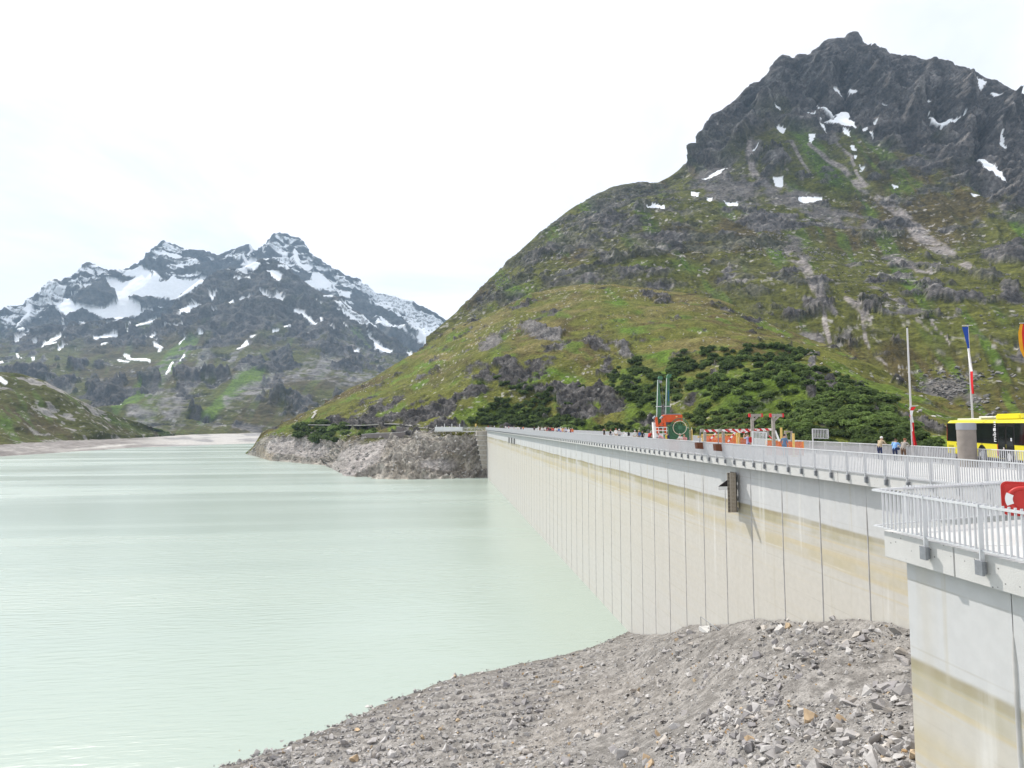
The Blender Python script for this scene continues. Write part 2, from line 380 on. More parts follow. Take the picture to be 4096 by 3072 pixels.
# relief: crags where it is rock, gullies down the slopes elsewhere
strata = P @ np.array([[.8, .25, -.35], [-.1, .9, .2], [.55, -.2, 1.9]])
wq = P + (np.stack([fbm(P, 120, 2, 37), fbm(P, 120, 2, 38), fbm(P, 120, 2, 39)], 1) - .5) * 60
crag = ridged(wq, 150, 5, 41, .55) - .45; crag2 = ridged(strata + (wq - P) * .5, 46, 5, 43, .62) - .45; crag3 = fbm(P, 9, 3, 47) - .5
flow = np.stack([pa.x0 * .9 - (pa.y0 - 600) * .62, (pa.y0 + .5 * pa.x0) * .16, P[:, 2] * 0], 1)
gul = ridged(flow + (nz - .5)[:, None] * np.array([160, 20, 0]), 95, 4, 51, .5) - .45
fade = lerp(1.0, .10, sstep(T, 4.1, 5.0)) * sstep(T, 0.0, .6)
sn = np.zeros(len(P))
pa2 = Paint(P, 10, 12, 91)
for poly in [[(1060,420),(1100,440),(1180,490),(1250,470),(1240,515),(1290,570),(1220,560),(1150,540),(1080,515),(1150,520),(1170,500),(1090,450)],[(1212,570),(1242,590),(1252,630),(1268,642),(1235,620),(1213,595)],[(1250,665),(1280,665),(1278,703),(1252,703)],[(1300,576),(1340,582),(1395,624),(1340,602)],[(1385,446),(1430,460),(1507,455),(1490,474),(1430,474)],[(1680,503),(1750,540),(1820,528),(1880,513),(1886,540),(1760,552),(1715,538)],[(1950,730),(2000,745),(2060,790),(2127,868),(2080,858),(2000,802)],[(2068,598),(2092,596),(2110,692),(2078,672)],[(1855,285),(1920,288),(2003,320),(1975,354),(1920,347),(1950,330)],[(818,850),(872,848),(874,908),(828,902)],[(968,950),(1092,962),(1094,982),(968,987)],[(413,860),(480,830),(567,788),(540,822),(470,855)],[(750,413),(802,418),(814,448),(780,434)],[(843,570),(892,573),(882,602),(848,594)],[(1018,603),(1059,603),(1035,664),(1018,637)],[(706,720),(738,676),(726,714)],[(1158,356),(1217,375),(1212,388),(1163,372)],[(1238,353),(1297,366),(1282,380),(1243,372)],[(1648,428),(1703,431),(1670,450)],[(362,928),(417,933),(402,951),(363,945)],[(118,1003),(217,1001),(212,1018),(123,1019)],[(543,983),(617,995),(622,1016),(570,1003)],[(983,485),(1057,495),(1052,508)],[(1038,518),(1102,558),(1124,590),(1060,549)],[(2018,368),(2084,388),(2050,398)],[(1478,888),(1520,903),(1490,909)],[(1918,936),(1968,943),(1935,953)],[(1293,786),(1328,798),(1312,819)],[(1366,553),(1394,551),(1372,566)],[(1448,326),(1494,357),(1468,354)],[(1383,252),(1424,275),(1405,284)],[(2095,430),(2150,428),(2170,440),(2110,440)],[(2160,445),(2230,450),(2170,460)],[(450,960),(485,965),(470,978),(452,975)],[(815,450),(890,485),(850,472)],[(1266,720),(1280,722),(1282,757),(1270,750)]]:
    sn = np.maximum(sn, pa2.poly(z3(poly)))
def blur2(m, k):
    G = m.reshape(nr, nc)
    for _ in range(k): G = (G + np.roll(G, 1, 0) + np.roll(G, -1, 0) + np.roll(G, 1, 1) + np.roll(G, -1, 1)) / 5
    return G.ravel()
snb = np.clip(blur2(sn, 10) * 2.2, 0, 1)
led = ledges(P, (.32, -.1, .94), 13, 45) * 1.0; led2 = ledges(P, (.45, .2, .87), 34, 49)
rib = np.zeros(len(P))
for pts, w, am in [([(880,190),(840,300),(800,420),(760,470)],26,30),([(940,200),(985,330),(1060,425),(1150,500)],20,-26),([(1270,60),(1230,200),(1110,300),(1080,390)],26,30),([(1300,90),(1330,250),(1390,350),(1480,430)],24,26),([(1250,470),(1215,330),(1190,250)],20,-22),([(1700,220),(1610,400),(1560,540)],26,26),([(1540,460),(1530,600)],18,-18),([(1560,230),(1470,330),(1440,420)],20,20),([(1900,300),(1850,470),(1900,640)],28,28),([(1780,260),(1730,420),(1760,540)],18,-20),([(2080,380),(2100,480),(2050,640)],26,26),([(1990,400),(1990,560),(1960,720)],20,-22),([(700,350),(640,450),(560,600),(480,720)],26,24),([(600,460),(520,560),(440,700)],18,-14),([(780,470),(700,600),(620,720)],22,18),([(1000,460),(900,560),(830,600)],18,14),([(760,680),(860,760)],40,22)]:
    rib = rib + pa.rib(z3(pts), w) * am
big = np.maximum(rockreg, .3 * rock)
disp = (rib * (1 - .85 * sstep(T, 3.9, 4.75)) * np.maximum(rock, .35) + crag * (40 * big + 9) + crag2 * (17 * rockreg + 8 * rock + 3) + crag3 * (6.5 * rock + 1.8) + gul * (1 - rock) * 4 + rock * (led * 5.0 + led2 * (4 + 7 * rockreg))) * fade * (1 - .92 * snb)
P2 = P + N * disp[:, None]
N2 = grid_normals(P2, nr, nc); pa = Paint(P2, 12, 40, 3)
steep2 = np.clip((.62 - N2[:, 2]) / .4, 0, 1)
tone = fbm(P, 140, 3, 61); t2 = fbm(flow, 60, 4, 63)
c = lerp(OLIVE, HEATH, sstep(tone + (t2 - .5) * .8, .42, .66)[:, None]) * 1.2
brightg = pa.blobs([(3330,690,140,60,20),(3250,620,90,70,30,.7),(2110,1170,60,45,-40),(3960,1190,60,40,30),(4000,1230,90,50,30),(3200,950,90,60,20),(3560,1110,150,26,25,.8),(3880,930,90,30,35,.8),(4030,890,80,40,30),(2700,1060,120,26,5,.8),(3130,880,70,25,10,.8),(3150,1000,60,40,0,.8),(2560,1060,90,22,-10,.7),(3700,1330,160,60,30,.6),(3900,1420,150,60,35,.6)])
c = mixc(c, GREEN, brightg * .85 * sstep(t2, .32, .6) + .75 * sstep(t2 + (nz - .5) * .4, .56, .7))
scr = np.maximum.reduce([pa.blob(2960, 760, 210, 85, 8), pa.blob(3180, 800, 170, 45, 5), pa.blob(2860, 690, 140, 45, -35) * .9, pa.blob(3010, 610, 40, 90, 0),
    pa.blob(3300, 850, 260, 38, 12) * .8, pa.blob(3420, 905, 200, 50, 15) * .7, pa.blob(3060, 860, 180, 35, 5) * .8, pa.blob(3780, 1560, 110, 70, 15) * .95, pa.blob(3900, 1600, 130, 40, 10) * .7, pa.blob(3245, 1350, 90, 26, 12),
    pa.blob(3190, 1010, 60, 90, -20) * .75, pa.blob(3610, 1050, 130, 40, 20) * .6, pa.blob(3520, 1160, 90, 40, 25) * .6, pa.blob(4040, 830, 70, 110, 35) * .7, pa.blob(3880,860,120,60,40)*.5])
scr = sstep(scr + (nzs - .5) * .9 + (t2 - .5) * .5, .42, .75)
gl = np.zeros(len(P))
for pts, w in [(z3([(1030,660),(1130,740),(1210,800),(1280,880),(1400,960),(1530,1050),(1620,1150),(1750,1240)]), [7,9,12,14,12,20,28,26]), (z5([(1200,200),(1330,290),(1470,400),(1620,490)]), [24,20,18,12]),
    (z3([(1120,590),(1180,650),(1260,740),(1300,850),(1400,960)]), [4,5,6,8,9]), (z3([(690,650),(700,800),(740,850)]), [10,12,16]), (z5([(260,320),(300,400),(390,480),(520,700),(640,820)]), [12,18,22,12,10]),
    (z5([(720,720),(840,800),(850,900),(850,1000),(875,1060)]), [10,14,9,8,6]), (z5([(820,780),(880,850),(915,950)]), [20,9,6]), (z5([(860,1090),(930,1160),(1050,1230)]), [5,6,2]), (z5([(1000,690),(1160,760)]), [9,6]),
    (z5([(560,840),(560,900),(590,1040)]), [8,12,9]), (z5([(1230,870),(1350,970)]), [5,4]), (z5([(1340,890),(1420,980),(1480,1060)]), [4,3,2]), (z3([(930,650),(1040,850)]), [8,5]), (z3([(840,690),(900,800)]), [7,4]), (z3([(2110,860),(2170,920),(2212,1000)]), [10,14,16]), (z5([(1090,440),(1230,520),(1340,530)]), [9,7,4])]:
    gl = np.maximum(gl, pa.stroke(pts, w) * sstep(nzs, .28, .48))
c = c * (.78 + .44 * sstep(fbm(P, 7, 3, 67), .3, .7))[:, None]
c = mixc(c, SCREE * (1 + (nzs - .5)[:, None] * .9), scr * .92)
c = mixc(c, np.array((.24, .215, .20)), gl * .97)
vein = ridged(strata, 30, 4, 71, .6)
rc = lerp(ROCKD, ROCKL, (sstep(vein, .50, .92) * .5 + sstep(nzs, .5, .75) * .3)[:, None])
rc = mixc(rc, np.array((.075, .078, .035)), .55 * sstep(fbm(P, 60, 4, 75), .5, .66) * (1 - sstep(line - pa.y, 60, 200)))
c = c * (1 - rock[:, None]) + rc * rock[:, None]
c = mixc(c, ROCKD * 1.2, (1 - scr) * steep2 * .6 * (1 - rock))
# loose pale stones
st = sstep(fbm(P, 5.5, 2, 81), .70, .78) * sstep(fbm(P, 70, 3, 83), .36, .6) * (pa.y > 560)
c = mixc(c, np.array((.34, .32, .30)), st * .85 * (1 - rock * .6))
c = mixc(c, SNOW, sn)
me = grid_mesh('mountain', P2, nr, nc, c)
mountain = structure('mountain', me, terrain_mat('mountain_surface', 22, 4, .30, .42, .9, 2.6))
MTN = (P2, N2, pa.x0.copy(), pa.y0.copy(), rock, sn)

# ---------- the grassy hill with cliffs at the far end of the dam, and its rocky lake bank
HR = [
 [('z',960,535,-8),('z',1000,480,-8),('z',1074,405,-8),('z',1198,345,-8),('z',1328,305,-8),('z',1377,250,-8),('z',1944,252,-8),('z',2000,252,-8),('z',2010,250,0),('z',2200,222,5),('z',2500,180,6),('z',2800,145,8),('z',3200,115,10),('z',3600,100,11),('z',4400,88,12)],
 [('z',960,540,-7),('w',994,1819),('w',1074,1841),('w',1198,1851),('w',1300,1860),('w',1340,1880),('w',1377,1903),('w',1497,1914),('w',1646,1916),('w',1795,1914),('w',1944,1909),('z',2000,262,1),('z',2010,262,8),('z',2200,234,10),('z',2500,192,12),('z',2800,155,13),('z',3200,123,14),('z',3600,108,15),('z',4400,95,15)],
 [('z',960,545,-6),(1012,1800,490),(1044,1748,464),(1100,1752,450),(1173,1752,436),(1300,1756,396),(1400,1772,330),(1450,1766,322),(1520,1762,312),(1600,1742,312),(1700,1726,298),(1790,1730,286),(1900,1735,281),(1950,1733,280),(2010,1745,272),(2100,1745,262),(2400,1760,230),(2800,1780,185),(3200,1795,155),(3600,1810,138),(4400,1830,118)],
 [('z',960,550,-6),(1012,1796,496),(1044,1742,474),(1100,1728,466),(1180,1722,458),(1260,1716,438),(1400,1716,385),(1500,1714,352),(1600,1712,332),(1700,1714,314),(1800,1714,302),(1950,1716,296),(2100,1716,292),(2400,1722,258),(2800,1738,213),(3200,1752,185),(3600,1775,165),(4400,1802,145)],
 [('z',960,555,-6),(1012,1795,502),(1044,1738,482),(1100,1722,478),(1200,1690,470),(1300,1650,470),(1400,1625,455),(1560,1590,430),(1700,1560,405),(1850,1500,380),(2000,1445,365),(2200,1430,352),(2400,1440,340),(2600,1430,325),(2800,1420,305),(3000,1420,292),(3200,1435,282),(3330,1480,268),(3450,1570,245),(3600,1680,222),(3750,1745,198),(4400,1795,175)],
 [('z',960,560,-6),(1012,1794,508),(1044,1736,492),(1100,1716,494),(1200,1672,500),(1370,1588,545),(1481,1532,560),(1630,1452,568),(1741,1380,565),(1900,1310,540),(2121,1220,520),(2343,1185,500),(2470,1190,490),(2628,1205,480),(2818,1232,465),(3040,1312,430),(3229,1385,390),(3434,1460,340),(3543,1520,315),(3651,1585,288),(3760,1640,262),(4000,1710,230),(4400,1765,210)],
 [('z',960,565,-6),(1012,1793,514),(1044,1735,500),(1060,1726,500),(1100,1712,504),(1180,1680,512),(1278,1630,540),(1330,1598,556),(1370,1574,570),(1430,1546,580),(1481,1518,590),(1560,1475,597),(1630,1435,600),(1690,1395,600),(1741,1361,600),(1790,1322,595),(1830,1300,590),(1900,1283,580),(1960,1262,575),(2040,1222,566),(2121,1181,560),(2200,1160,552),(2280,1143,546),(2343,1137,540),(2470,1143,530),(2560,1150,525),(2628,1162,520),(2720,1170,510),(2818,1187,500),(2880,1205,490),(2944,1232,480),(3040,1280,460),(3134,1327,440),(3229,1362,420),(3325,1391,395),(3434,1435,370),(3543,1494,340),(3651,1560,310),(3760,1614,280),(3850,1645,260),(4000,1690,240),(4400,1755,220)],
 behind(40, 14), behind(120, 60)]
HR[6] = [q if q[0] == 'z' else (q[0], q[1], q[2] + (25 if q[0] > 1200 else 5)) for q in HR[6]]
P, nr, nc, T = loft(HR, 960, 4400, 880, [4, 55, 26, 75, 70, 45, 4, 3], [0, 0, 10, 22, 18, 14, 0, 0, 0])
N = grid_normals(P, nr, nc); pa = Paint(P, 12, 16, 103)
x, y = pa.x, pa.y
nz = fbm(P, 40, 5, 121); nzm = fbm(P * np.array([1, 1, 1.6]), 18, 6, 133, .62); nzs = fbm(P, 5, 3, 129)
shore = (pa.x0 < 1965)
bank = np.where(shore, 1 - sstep(T + (nzm - .5) * .7, 1.9, 2.25), 0)
edge = pa.blobs([(1850, 1734, 85, 18, -3)])                      # grass cap on the abutment
outl = [(2058,1491,110,60,20),(2140,1466,70,50,30),(2280,1560,90,55,15),(2406,1570,80,55,10),(2350,1650,130,62,5),(2440,1640,80,60,0),(2406,1392,60,26,25),(2501,1409,70,28,30),(2204,1346,75,26,15),(2140,1308,50,14,-15),(1963,1377,50,20,-35),(3255,1460,22,50,-15),(3325,1549,30,65,-10),(3250,1576,26,45,-25),(3430,1560,22,26,0,.8),(3500,1650,30,22,20,.8),(1750,1650,95,62,-25),(1660,1672,90,42,-25),(1560,1672,80,28,-20),(1460,1682,90,22,-8),(1360,1690,90,16,-3),(1780,1690,60,30,0),(1900,1560,60,40,-20),(1955,1500,50,40,-30),(2860,1470,24,40,15,.8),(2700,1530,22,30,0,.7),(2770,1600,20,30,0,.7),(1585,1605,40,14,-35),(1880,1290,40,12,-25,.8),(2090,1215,60,12,-15,.8),(2600,1175,60,14,10,.7),(2900,1240,50,14,25,.7),(3010,1290,50,16,30,.7),(1500,1640,50,14,-30,.8),(2420,1445,30,40,20,.8),(2950,1500,20,30,0,.6),(1700,1610,30,16,-35,.7)]
outc = pa.blobs(outl)
rock = sstep(outc * 1.15 + (nzm - .5) * 3.0, .40, .64)
rock = np.maximum(rock, sstep(nzm, .66, .71) * .9)
rock = np.maximum(rock, bank * (1 - edge))
rock = np.where((edge > .35) & (nzs > .38), 0, rock)
strata = P @ np.array([[.95, .0, -.3], [.0, .5, .2], [.85, .1, 1.1]])
crag = ridged(P, 46, 4, 141, .55) - .45; crag2 = ridged(strata, 13, 4, 143, .6) - .45; crag3 = fbm(P, 2.6, 3, 147) - .5
lump = fbm(P, 30, 4, 149) - .5; lump2 = fbm(P, 7, 3, 151) - .5
gravel = bank * np.maximum(pa.blob(1430, 1845, 170, 60, -30), np.maximum(pa.blob(1200, 1800, 160, 45, 5) * .9, pa.blob(1760, 1865, 120, 30, -5) * .8))
gravel = sstep(gravel + (nzm - .5) * .8, .35, .6)
fade = lerp(1.0, .5, sstep(T, 5.4, 6.0)) * sstep(T, .6, 1.15)
rk = rock * (1 - gravel * .8)
ledb = ledges(P, (-.72, .1, .68), 3.6, 145); ledh = ledges(P, (.3, 0, .95), 5.5, 147)
disp = (crag * (6 * rk * np.maximum(outc, bank * .5) + 1.5) + ledb * bank * (1 - gravel) * 2.0 + ledh * rk * (1 - bank) * 2.2 * np.where(shore & (T < 2.6), .55, 1) + crag2 * (5.5 * rk + .6) + crag3 * (1.9 * rk + .45) + lump * (1 - rk) * 8 * (1 - bank) + lump2 * 1.7) * fade
disp = disp * sstep(pa.x0, 1040, 1120)
P2 = P + N * disp[:, None]
N2 = grid_normals(P2, nr, nc)
tone = fbm(P, 70, 3, 161); t2 = fbm(P * np.array([1, .5, 1]), 12, 4, 163)
c = lerp(OLIVE * 1.62, HEATH * 1.55, sstep(tone + (t2 - .5) * .9, .44, .68)[:, None])
brightg = pa.blobs([(2475,1270,34,70,-10),(2500,1330,60,40,20,.7),(2640,1410,80,40,-20),(1480,1690,120,20,-10,.7),(1230,1700,120,20,-15,.5),(2000,1420,60,60,-30,.7),(2560,1640,50,60,0),(3580,1690,120,60,25,.7),(2650,1560,60,60,0,.8),(2200,1500,80,40,0,.7),(1750,1470,120,60,-30,.5),(1600,1560,120,26,-30,.6)])
c = mixc(c, GREEN * 1.35, brightg * sstep(t2, .3, .55) * .9 + .7 * sstep(t2 + (nz - .5) * .5, .55, .7))
c = mixc(c, np.array((.150, .128, .045)), .85 * sstep(fbm(P * np.array([.6, .6, 2.2]), 22, 4, 171) + .12 * sstep(T, 5.0, 5.9), .52, .66) * (pa.y < 1440))
vein = ridged(strata, 7, 4, 173, .6)
shz = pa.blobs([(3050, 1600, 420, 190, 8), (2560, 1640, 120, 150, 0), (2050, 1660, 180, 70, 0), (2320, 1720, 200, 40, 0), (3450, 1690, 160, 110, 25), (1320, 1730, 170, 22, 0)])
c = mixc(c, GREEN * 1.0, sstep(shz + (nzm - .5) * .9, .45, .8) * .75)
pale = pa.blobs([(1963,1377,60,26,-35),(2204,1346,80,30,15),(2140,1308,60,18,-15),(3255,1460,30,60,-15),(2501,1409,70,30,30,.7)])
rc = lerp(ROCKD * .72, ROCKL * .85, (sstep(vein, .55, .92) * .5 + sstep(nzs, .52, .75) * .25)[:, None])
rc = mixc(rc, ROCKL * 1.05, pale * .6)
bk = lerp(np.array((.20, .18, .155)), np.array((.45, .415, .36)), (sstep(vein, .5, .9) * .55 + sstep(nzs, .42, .72) * .45)[:, None])
bk = mixc(bk, np.array((.33, .27, .19)), .6 * sstep(fbm(strata, 26, 3, 177), .5, .65) * pa.blobs([(1620,1830,160,60,-20),(1830,1790,70,80,-20),(1080,1810,100,40,10)]))
bk = mixc(bk, np.array((.30, .275, .26)) * (1 + (nzs - .5)[:, None] * .7), gravel * .85)
rc = rc * (1 - bank[:, None]) + bk * bank[:, None]
c = c * (1 - rock[:, None]) + rc * rock[:, None]
st = sstep(fbm(P, 2.2, 2, 181), .72, .79) * sstep(fbm(P, 40, 3, 183), .42, .62)
c = mixc(c, np.array((.36, .34, .31)), st * .8 * (1 - rock * .7))
me = grid_mesh('hill', P2, nr, nc, c)
hill = structure('hill', me, terrain_mat('hill_surface', 8, 1.4, .30, .44, .9, .9))
HILL = (P2, N2, pa.x0.copy(), pa.y0.copy(), rock, T)
HILLG = P2.reshape(nr, nc, 3)

# ---------- the snowy range at the head of the lake: back crest and nearer massif
SNOWP = [za(p) for p in [
 [(760,420),(830,400),(900,420),(960,400),(1000,380),(900,370),(950,330),(1050,300),(1100,340),(1130,380),(1180,410),(1230,412),(1280,370),(1330,400),(1420,400),(1480,400),(1540,390),(1450,450),(1380,500),(1290,550),(1180,540),(1080,530),(960,545),(1050,600),(1040,650),(1000,670),(880,690),(800,700),(740,680),(650,640),(580,640),(500,670),(440,640),(400,600),(450,575),(460,530),(520,540),(560,590),(640,620),(720,622),(860,590),(870,560),(850,500),(800,450)],
 [(700,330),(760,340),(790,370),(720,375)],[(640,310),(690,320),(700,380),(650,360)],[(1110,180),(1190,190),(1250,200),(1300,210),(1370,240),(1300,250),(1220,240),(1160,220)],[(1180,240),(1300,270),(1240,270)],[(1250,280),(1330,290),(1360,320),(1300,310)],
 [(1320,620),(1400,600),(1480,585),(1440,630),(1380,670),(1340,690)],[(110,760),(160,700),(220,660),(230,580),(210,570),(150,620),(190,650),(110,730)],[(1190,330),(1250,360),(1350,370),(1450,360),(1490,390),(1400,380),(1300,375)],[(1520,240),(1560,245),(1600,290),(1550,280)],
 [(1800,310),(1830,260),(1870,270),(1920,280),(1870,340),(1840,320)],[(600,450),(640,440),(690,430),(680,500),(640,500)],[(1120,330),(1170,360),(1200,400),(1130,400)]]] + [zb(p) for p in [
 [(250,495),(300,505),(340,540),(385,500),(440,545),(405,590),(340,560),(280,545)],[(305,325),(360,340),(420,375),(395,430),(340,400)],[(640,340),(700,350),(740,385),(800,440),(830,470),(760,455),(700,480),(650,460),(585,410),(640,400)],[(510,170),(540,200),(560,280),(640,300),(655,330),(590,335),(545,300),(500,240)],[(370,190),(470,195),(460,215),(390,210)],[(150,250),(190,270),(250,290),(210,340),(170,310)],[(850,480),(930,490),(920,540),(860,530)],[(880,610),(915,640),(975,690),(930,700),(900,650)],[(805,625),(840,640),(870,690),(820,660)]]]
SNOWS = [za(p) for p in [
 [(310,900),(370,860),(440,830),(550,750)],[(700,832),(860,815)],[(590,715),(640,730),(690,750)],[(720,755),(745,775),(735,800)],[(860,705),(795,730),(800,780)],[(940,800),(1010,740),(1150,705)],[(955,725),(945,770)],[(1210,780),(1350,740)],[(1320,880),(1370,840)],[(1030,890),(1110,860)],[(1140,880),(1190,890),(1170,930)],[(920,965),(1000,990),(1100,998)],[(870,995),(950,1005)],[(1218,1130),(1240,1080),(1270,1010)],[(1485,1060),(1488,1078)],[(895,1120),(905,1140)],[(860,1172),(890,1180)],[(893,1318),(905,1325)],[(430,925),(510,895)],[(745,875),(790,865)],[(120,950),(160,985)],[(60,800),(150,800),(240,790),(110,870)],[(60,790),(160,760)],[(560,780),(700,760)],[(360,880),(480,850)],[(1780,560),(1870,555)],[(1550,495),(1570,540),(1600,505)],[(1330,780),(1400,760)],[(1130,850),(1170,855)],[(1090,825),(1160,815)],[(590,420),(610,500)],[(1400,560),(1440,545)],[(1450,500),(1490,460)],[(0,1015),(20,1005)],[(0,1135),(45,1158)],[(1850,830),(1880,815)],[(1750,915),(1830,870)],[(1330,995),(1360,955)],[(240,985),(255,985)],[(1470,800),(1490,800)],[(1525,630),(1580,615)],[(1590,655),(1615,650)],[(1690,585),(1710,570)],[(250,880),(280,875)],[(470,770),(475,700)],[(1020,660),(1080,640),(1130,650)],[(1160,610),(1200,620)]]] + [zb(p) for p in [
 [(630,495),(740,560)],[(510,630),(560,650),(680,740)],[(660,560),(690,610)],[(700,690),(720,740),(790,790)],[(960,740),(1010,790)],[(1035,812),(1120,890),(1220,940)],[(730,520),(790,525)],[(70,390),(120,410),(180,390)],[(100,560),(210,550)],[(20,580),(50,565)],[(850,720),(890,770)],[(870,440),(940,470)],[(940,440),(990,480)],[(820,380),(880,385)],[(370,240),(470,240)],[(360,790),(390,780)],[(440,750),(480,735)],[(130,880),(160,860)],[(190,830),(220,815)],[(950,930),(985,930)],[(600,800),(615,810)],[(1345,940),(1380,970)],[(100,365),(115,370)],[(180,150),(200,180),(170,220)],[(400,120),(420,125)],[(440,160),(470,150)],[(500,320),(540,340)]]]
def far_layer(name, rows, px0, px1, nc, subs, sms, seed, s, rmax, ridge, grass):
    P, nr, nc, T = loft(rows, px0, px1, nc, subs, sms)
    N = grid_normals(P, nr, nc); pa = Paint(P, 9, 120, seed)
    a = ridged(P, 420 * s, 5, seed + 1, .55) - .45; st_ = P @ np.array([[.9, .1, -.3], [-.1, .8, .2], [.5, -.2, 1.6]])
    b = ridged(st_, 110 * s, 5, seed + 3, .6) - .45; d = fbm(P, 26 * s, 3, seed + 5) - .5
    fade = lerp(1.0, .4, sstep(T, ridge - .6, ridge)) * sstep(T, 0, .8)
    nz = fbm(P, 260 * s, 5, seed + 7); nzm = fbm(P, 90 * s, 4, seed + 9); nzs = fbm(P, 30 * s, 3, seed + 11)
    up = sstep(-pa.y + np.interp(pa.x, [0, 400, 700, 900, 1100, 1300, 1500, 1850], [1350, 1330, 1300, 1280, 1330, 1330, 1400, 1420]) + (nz - .5) * 200, -90, 60)
    rock = np.maximum(sstep(nzm + (nzs - .5) * .5 + up * .36 - .07, .52, .64), pa.blobs([(480,1560,90,60,-40,.9),(430,1590,110,70,0),(600,1530,60,40,0),(740,1500,60,40,10),(860,1370,70,30,0),(1110,1450,90,45,-15),(1020,1440,50,30,0),(1000,1290,160,50,0),(1200,1330,120,60,30),(1340,1300,60,60,30),(160,1520,90,40,-10,.6),(1550,1370,160,50,15,.8)]) + (nzm - .5) * 1.2 > .55)
    rock = np.maximum(rock, .8 * up)
    sp_ = Paint(P, 6, 60, seed + 21); snp = np.zeros(len(P))
    for q in SNOWP: snp = np.maximum(snp, sp_.poly(q))
    for q in SNOWS: snp = np.maximum(snp, (sp_.stroke(q, 3.6 if len(q) == 2 else 4.8) > .5) * 1.0)
    led = ledges(P, (.3, -.1, .94), 40 * s, seed + 27)
    disp = (a * (80 * rock + 40) + b * (34 * rock + 8) + d * (13 * rock + 4) + led * 16 * rock) * s * fade * (1 - .9 * snp)
    P2 = P + N * disp[:, None]
    N2 = grid_normals(P2, nr, nc)
    flow = np.stack([pa.x0 + (pa.y0 - 1400) * .55, pa.y0 * .2, pa.x0 * 0], 1); t2 = fbm(flow, 60, 4, seed + 15)
    c = lerp(OLIVE * 1.0, HEATH * 1.05, sstep(nz + (t2 - .5) * .8, .42, .62)[:, None])
    g = np.zeros(len(P))
    for pts, w in [(za([(1420,850),(1300,960),(1130,1150),(850,1370)]), [18,34,34,14]), (za([(1900,1080),(1750,1200),(1500,1430)]), [30,28,22]), (zb([(940,800),(1060,880),(1130,940)]), [14,34,20]), (zb([(0,1270),(200,1080)]), [20,28]), (zb([(180,1150),(300,1150)]), [18, 14])]:
        g = np.maximum(g, pa.stroke(pts, w))
    c = mixc(c, GREEN * 1.15, g * .9 + .5 * sstep(t2, .56, .7))
    sc = np.zeros(len(P))
    for pts, w in [(za([(1880,820),(1650,1030),(1450,1190),(1280,1330)]), [7,12,26,60]), (za([(1400,880),(1220,1140),(1080,1240)]), [3,6,5]), (zb([(620,770),(900,900),(1250,1020)]), [60,60,40]), (zb([(900,760),(970,880)]), [6,6]), (zb([(1040,850),(1250,1010)]), [9,9]), (zb([(40,1300),(300,1180),(550,1090)]), [34,30,26]), (za([(980,1400),(1250,1450)]), [30,34]), (zb([(650,1050),(900,1100),(1100,1100)]), [40, 50, 30])]:
        sc = np.maximum(sc, pa.stroke(pts, w) * sstep(nzs + (t2 - .5) * .6, .3, .62))
    sc = np.maximum(sc, .8 * sstep(t2 + (nzm - .5) * .9, .60, .72) * (1 - up))
    c = mixc(c, np.array((.165, .155, .152)) * (1 + (nzs - .5)[:, None]), sc * .9)
    vein = ridged(st_, 75 * s, 4, seed + 17, .6)
    rc = lerp(ROCKD * .85, ROCKL * .75, (sstep(vein, .55, .92) * .38 + sstep(nzs, .5, .75) * .2)[:, None])
    c = c * (1 - rock[:, None] * .92) + rc * rock[:, None] * .92
    stn = sstep(fbm(P, 13 * s, 2, seed + 19), .70, .78) * sstep(nzm, .4, .6)
    c = mixc(c, np.array((.32, .31, .30)), stn * .7 * (1 - rock))
    sn = snp.copy(); p2 = Paint(P2, 9, 50, seed + 21)
    stripes = np.stack([(pa.x0 * .42 + pa.y0 * -1.0), (pa.x0 + .42 * pa.y0) * .16, pa.x0 * 0], 1)
    dome = pa.blobs([(1480,1220,190,70,22),(1620,1290,160,55,28),(1560,1200,120,40,20),(1720,1290,110,40,28)])
    sn = np.maximum(sn, sstep(fbm(stripes, 26, 4, seed + 23) + dome * .16, .60, .63) * (dome > .3))
    crest = pa.blobs([(300,1120,120,45,-30),(700,1030,90,50,20),(1150,1010,90,60,0),(90,1230,100,40,-30),(230,1150,70,40,-30),(960,1040,60,40,0),(1290,1090,60,40,30),(420,1100,80,26,0,.9)])
    sn = np.maximum(sn, sstep(fbm(P * np.array([1, 1, 2.2]), 60 * s, 4, seed + 25) + crest * .15, .63, .67) * (crest > .25))
    sn = np.where(N2[:, 2] < .18, sn * .3, sn)
    c = mixc(c, SNOW, sn)
    me = grid_mesh(name, P2, nr, nc, c)
    return structure(name, me, terrain_mat(name + '_surface', 60 * s, 13 * s, .26, .38, .9, 7.0 * s))
SK = [(-200,1310),(0,1247),(54,1225),(80,1222),(103,1204),(146,1182),(165,1170),(179,1150),(222,1120),(239,1133),(271,1106),(300,1096),(325,1084),(342,1060),(358,1057),(390,1079),(434,1103),(460,1098),(488,1087),(521,1068),(570,1057),(585,1030),(597,1008),(629,981),(651,966),(678,970),(689,981),(700,978),(721,992),(759,1006),(790,1004),(814,1006),(841,1011),(868,1022),(900,1008),(922,1000),(940,998),(955,989),(980,985),(998,976),(1009,987),(1020,1003),(1031,995),(1042,1000),(1063,981),(1085,965),(1100,957),(1117,952),(1139,943),(1155,948),(1166,952),(1175,950),(1198,960),(1220,981),(1228,1000),(1236,1017),(1252,1030),(1269,1038),(1300,1062),(1323,1082),(1345,1090),(1366,1095),(1390,1108),(1402,1117),(1412,1119),(1426,1121),(1464,1144),(1502,1168),(1530,1170),(1567,1179),(1621,1198),(1686,1231),(1746,1255),(1790,1276),(1827,1289),(2000,1350)]
def off(dy, r): return [(a, b + dy, r) for a, b in SK[::3]]
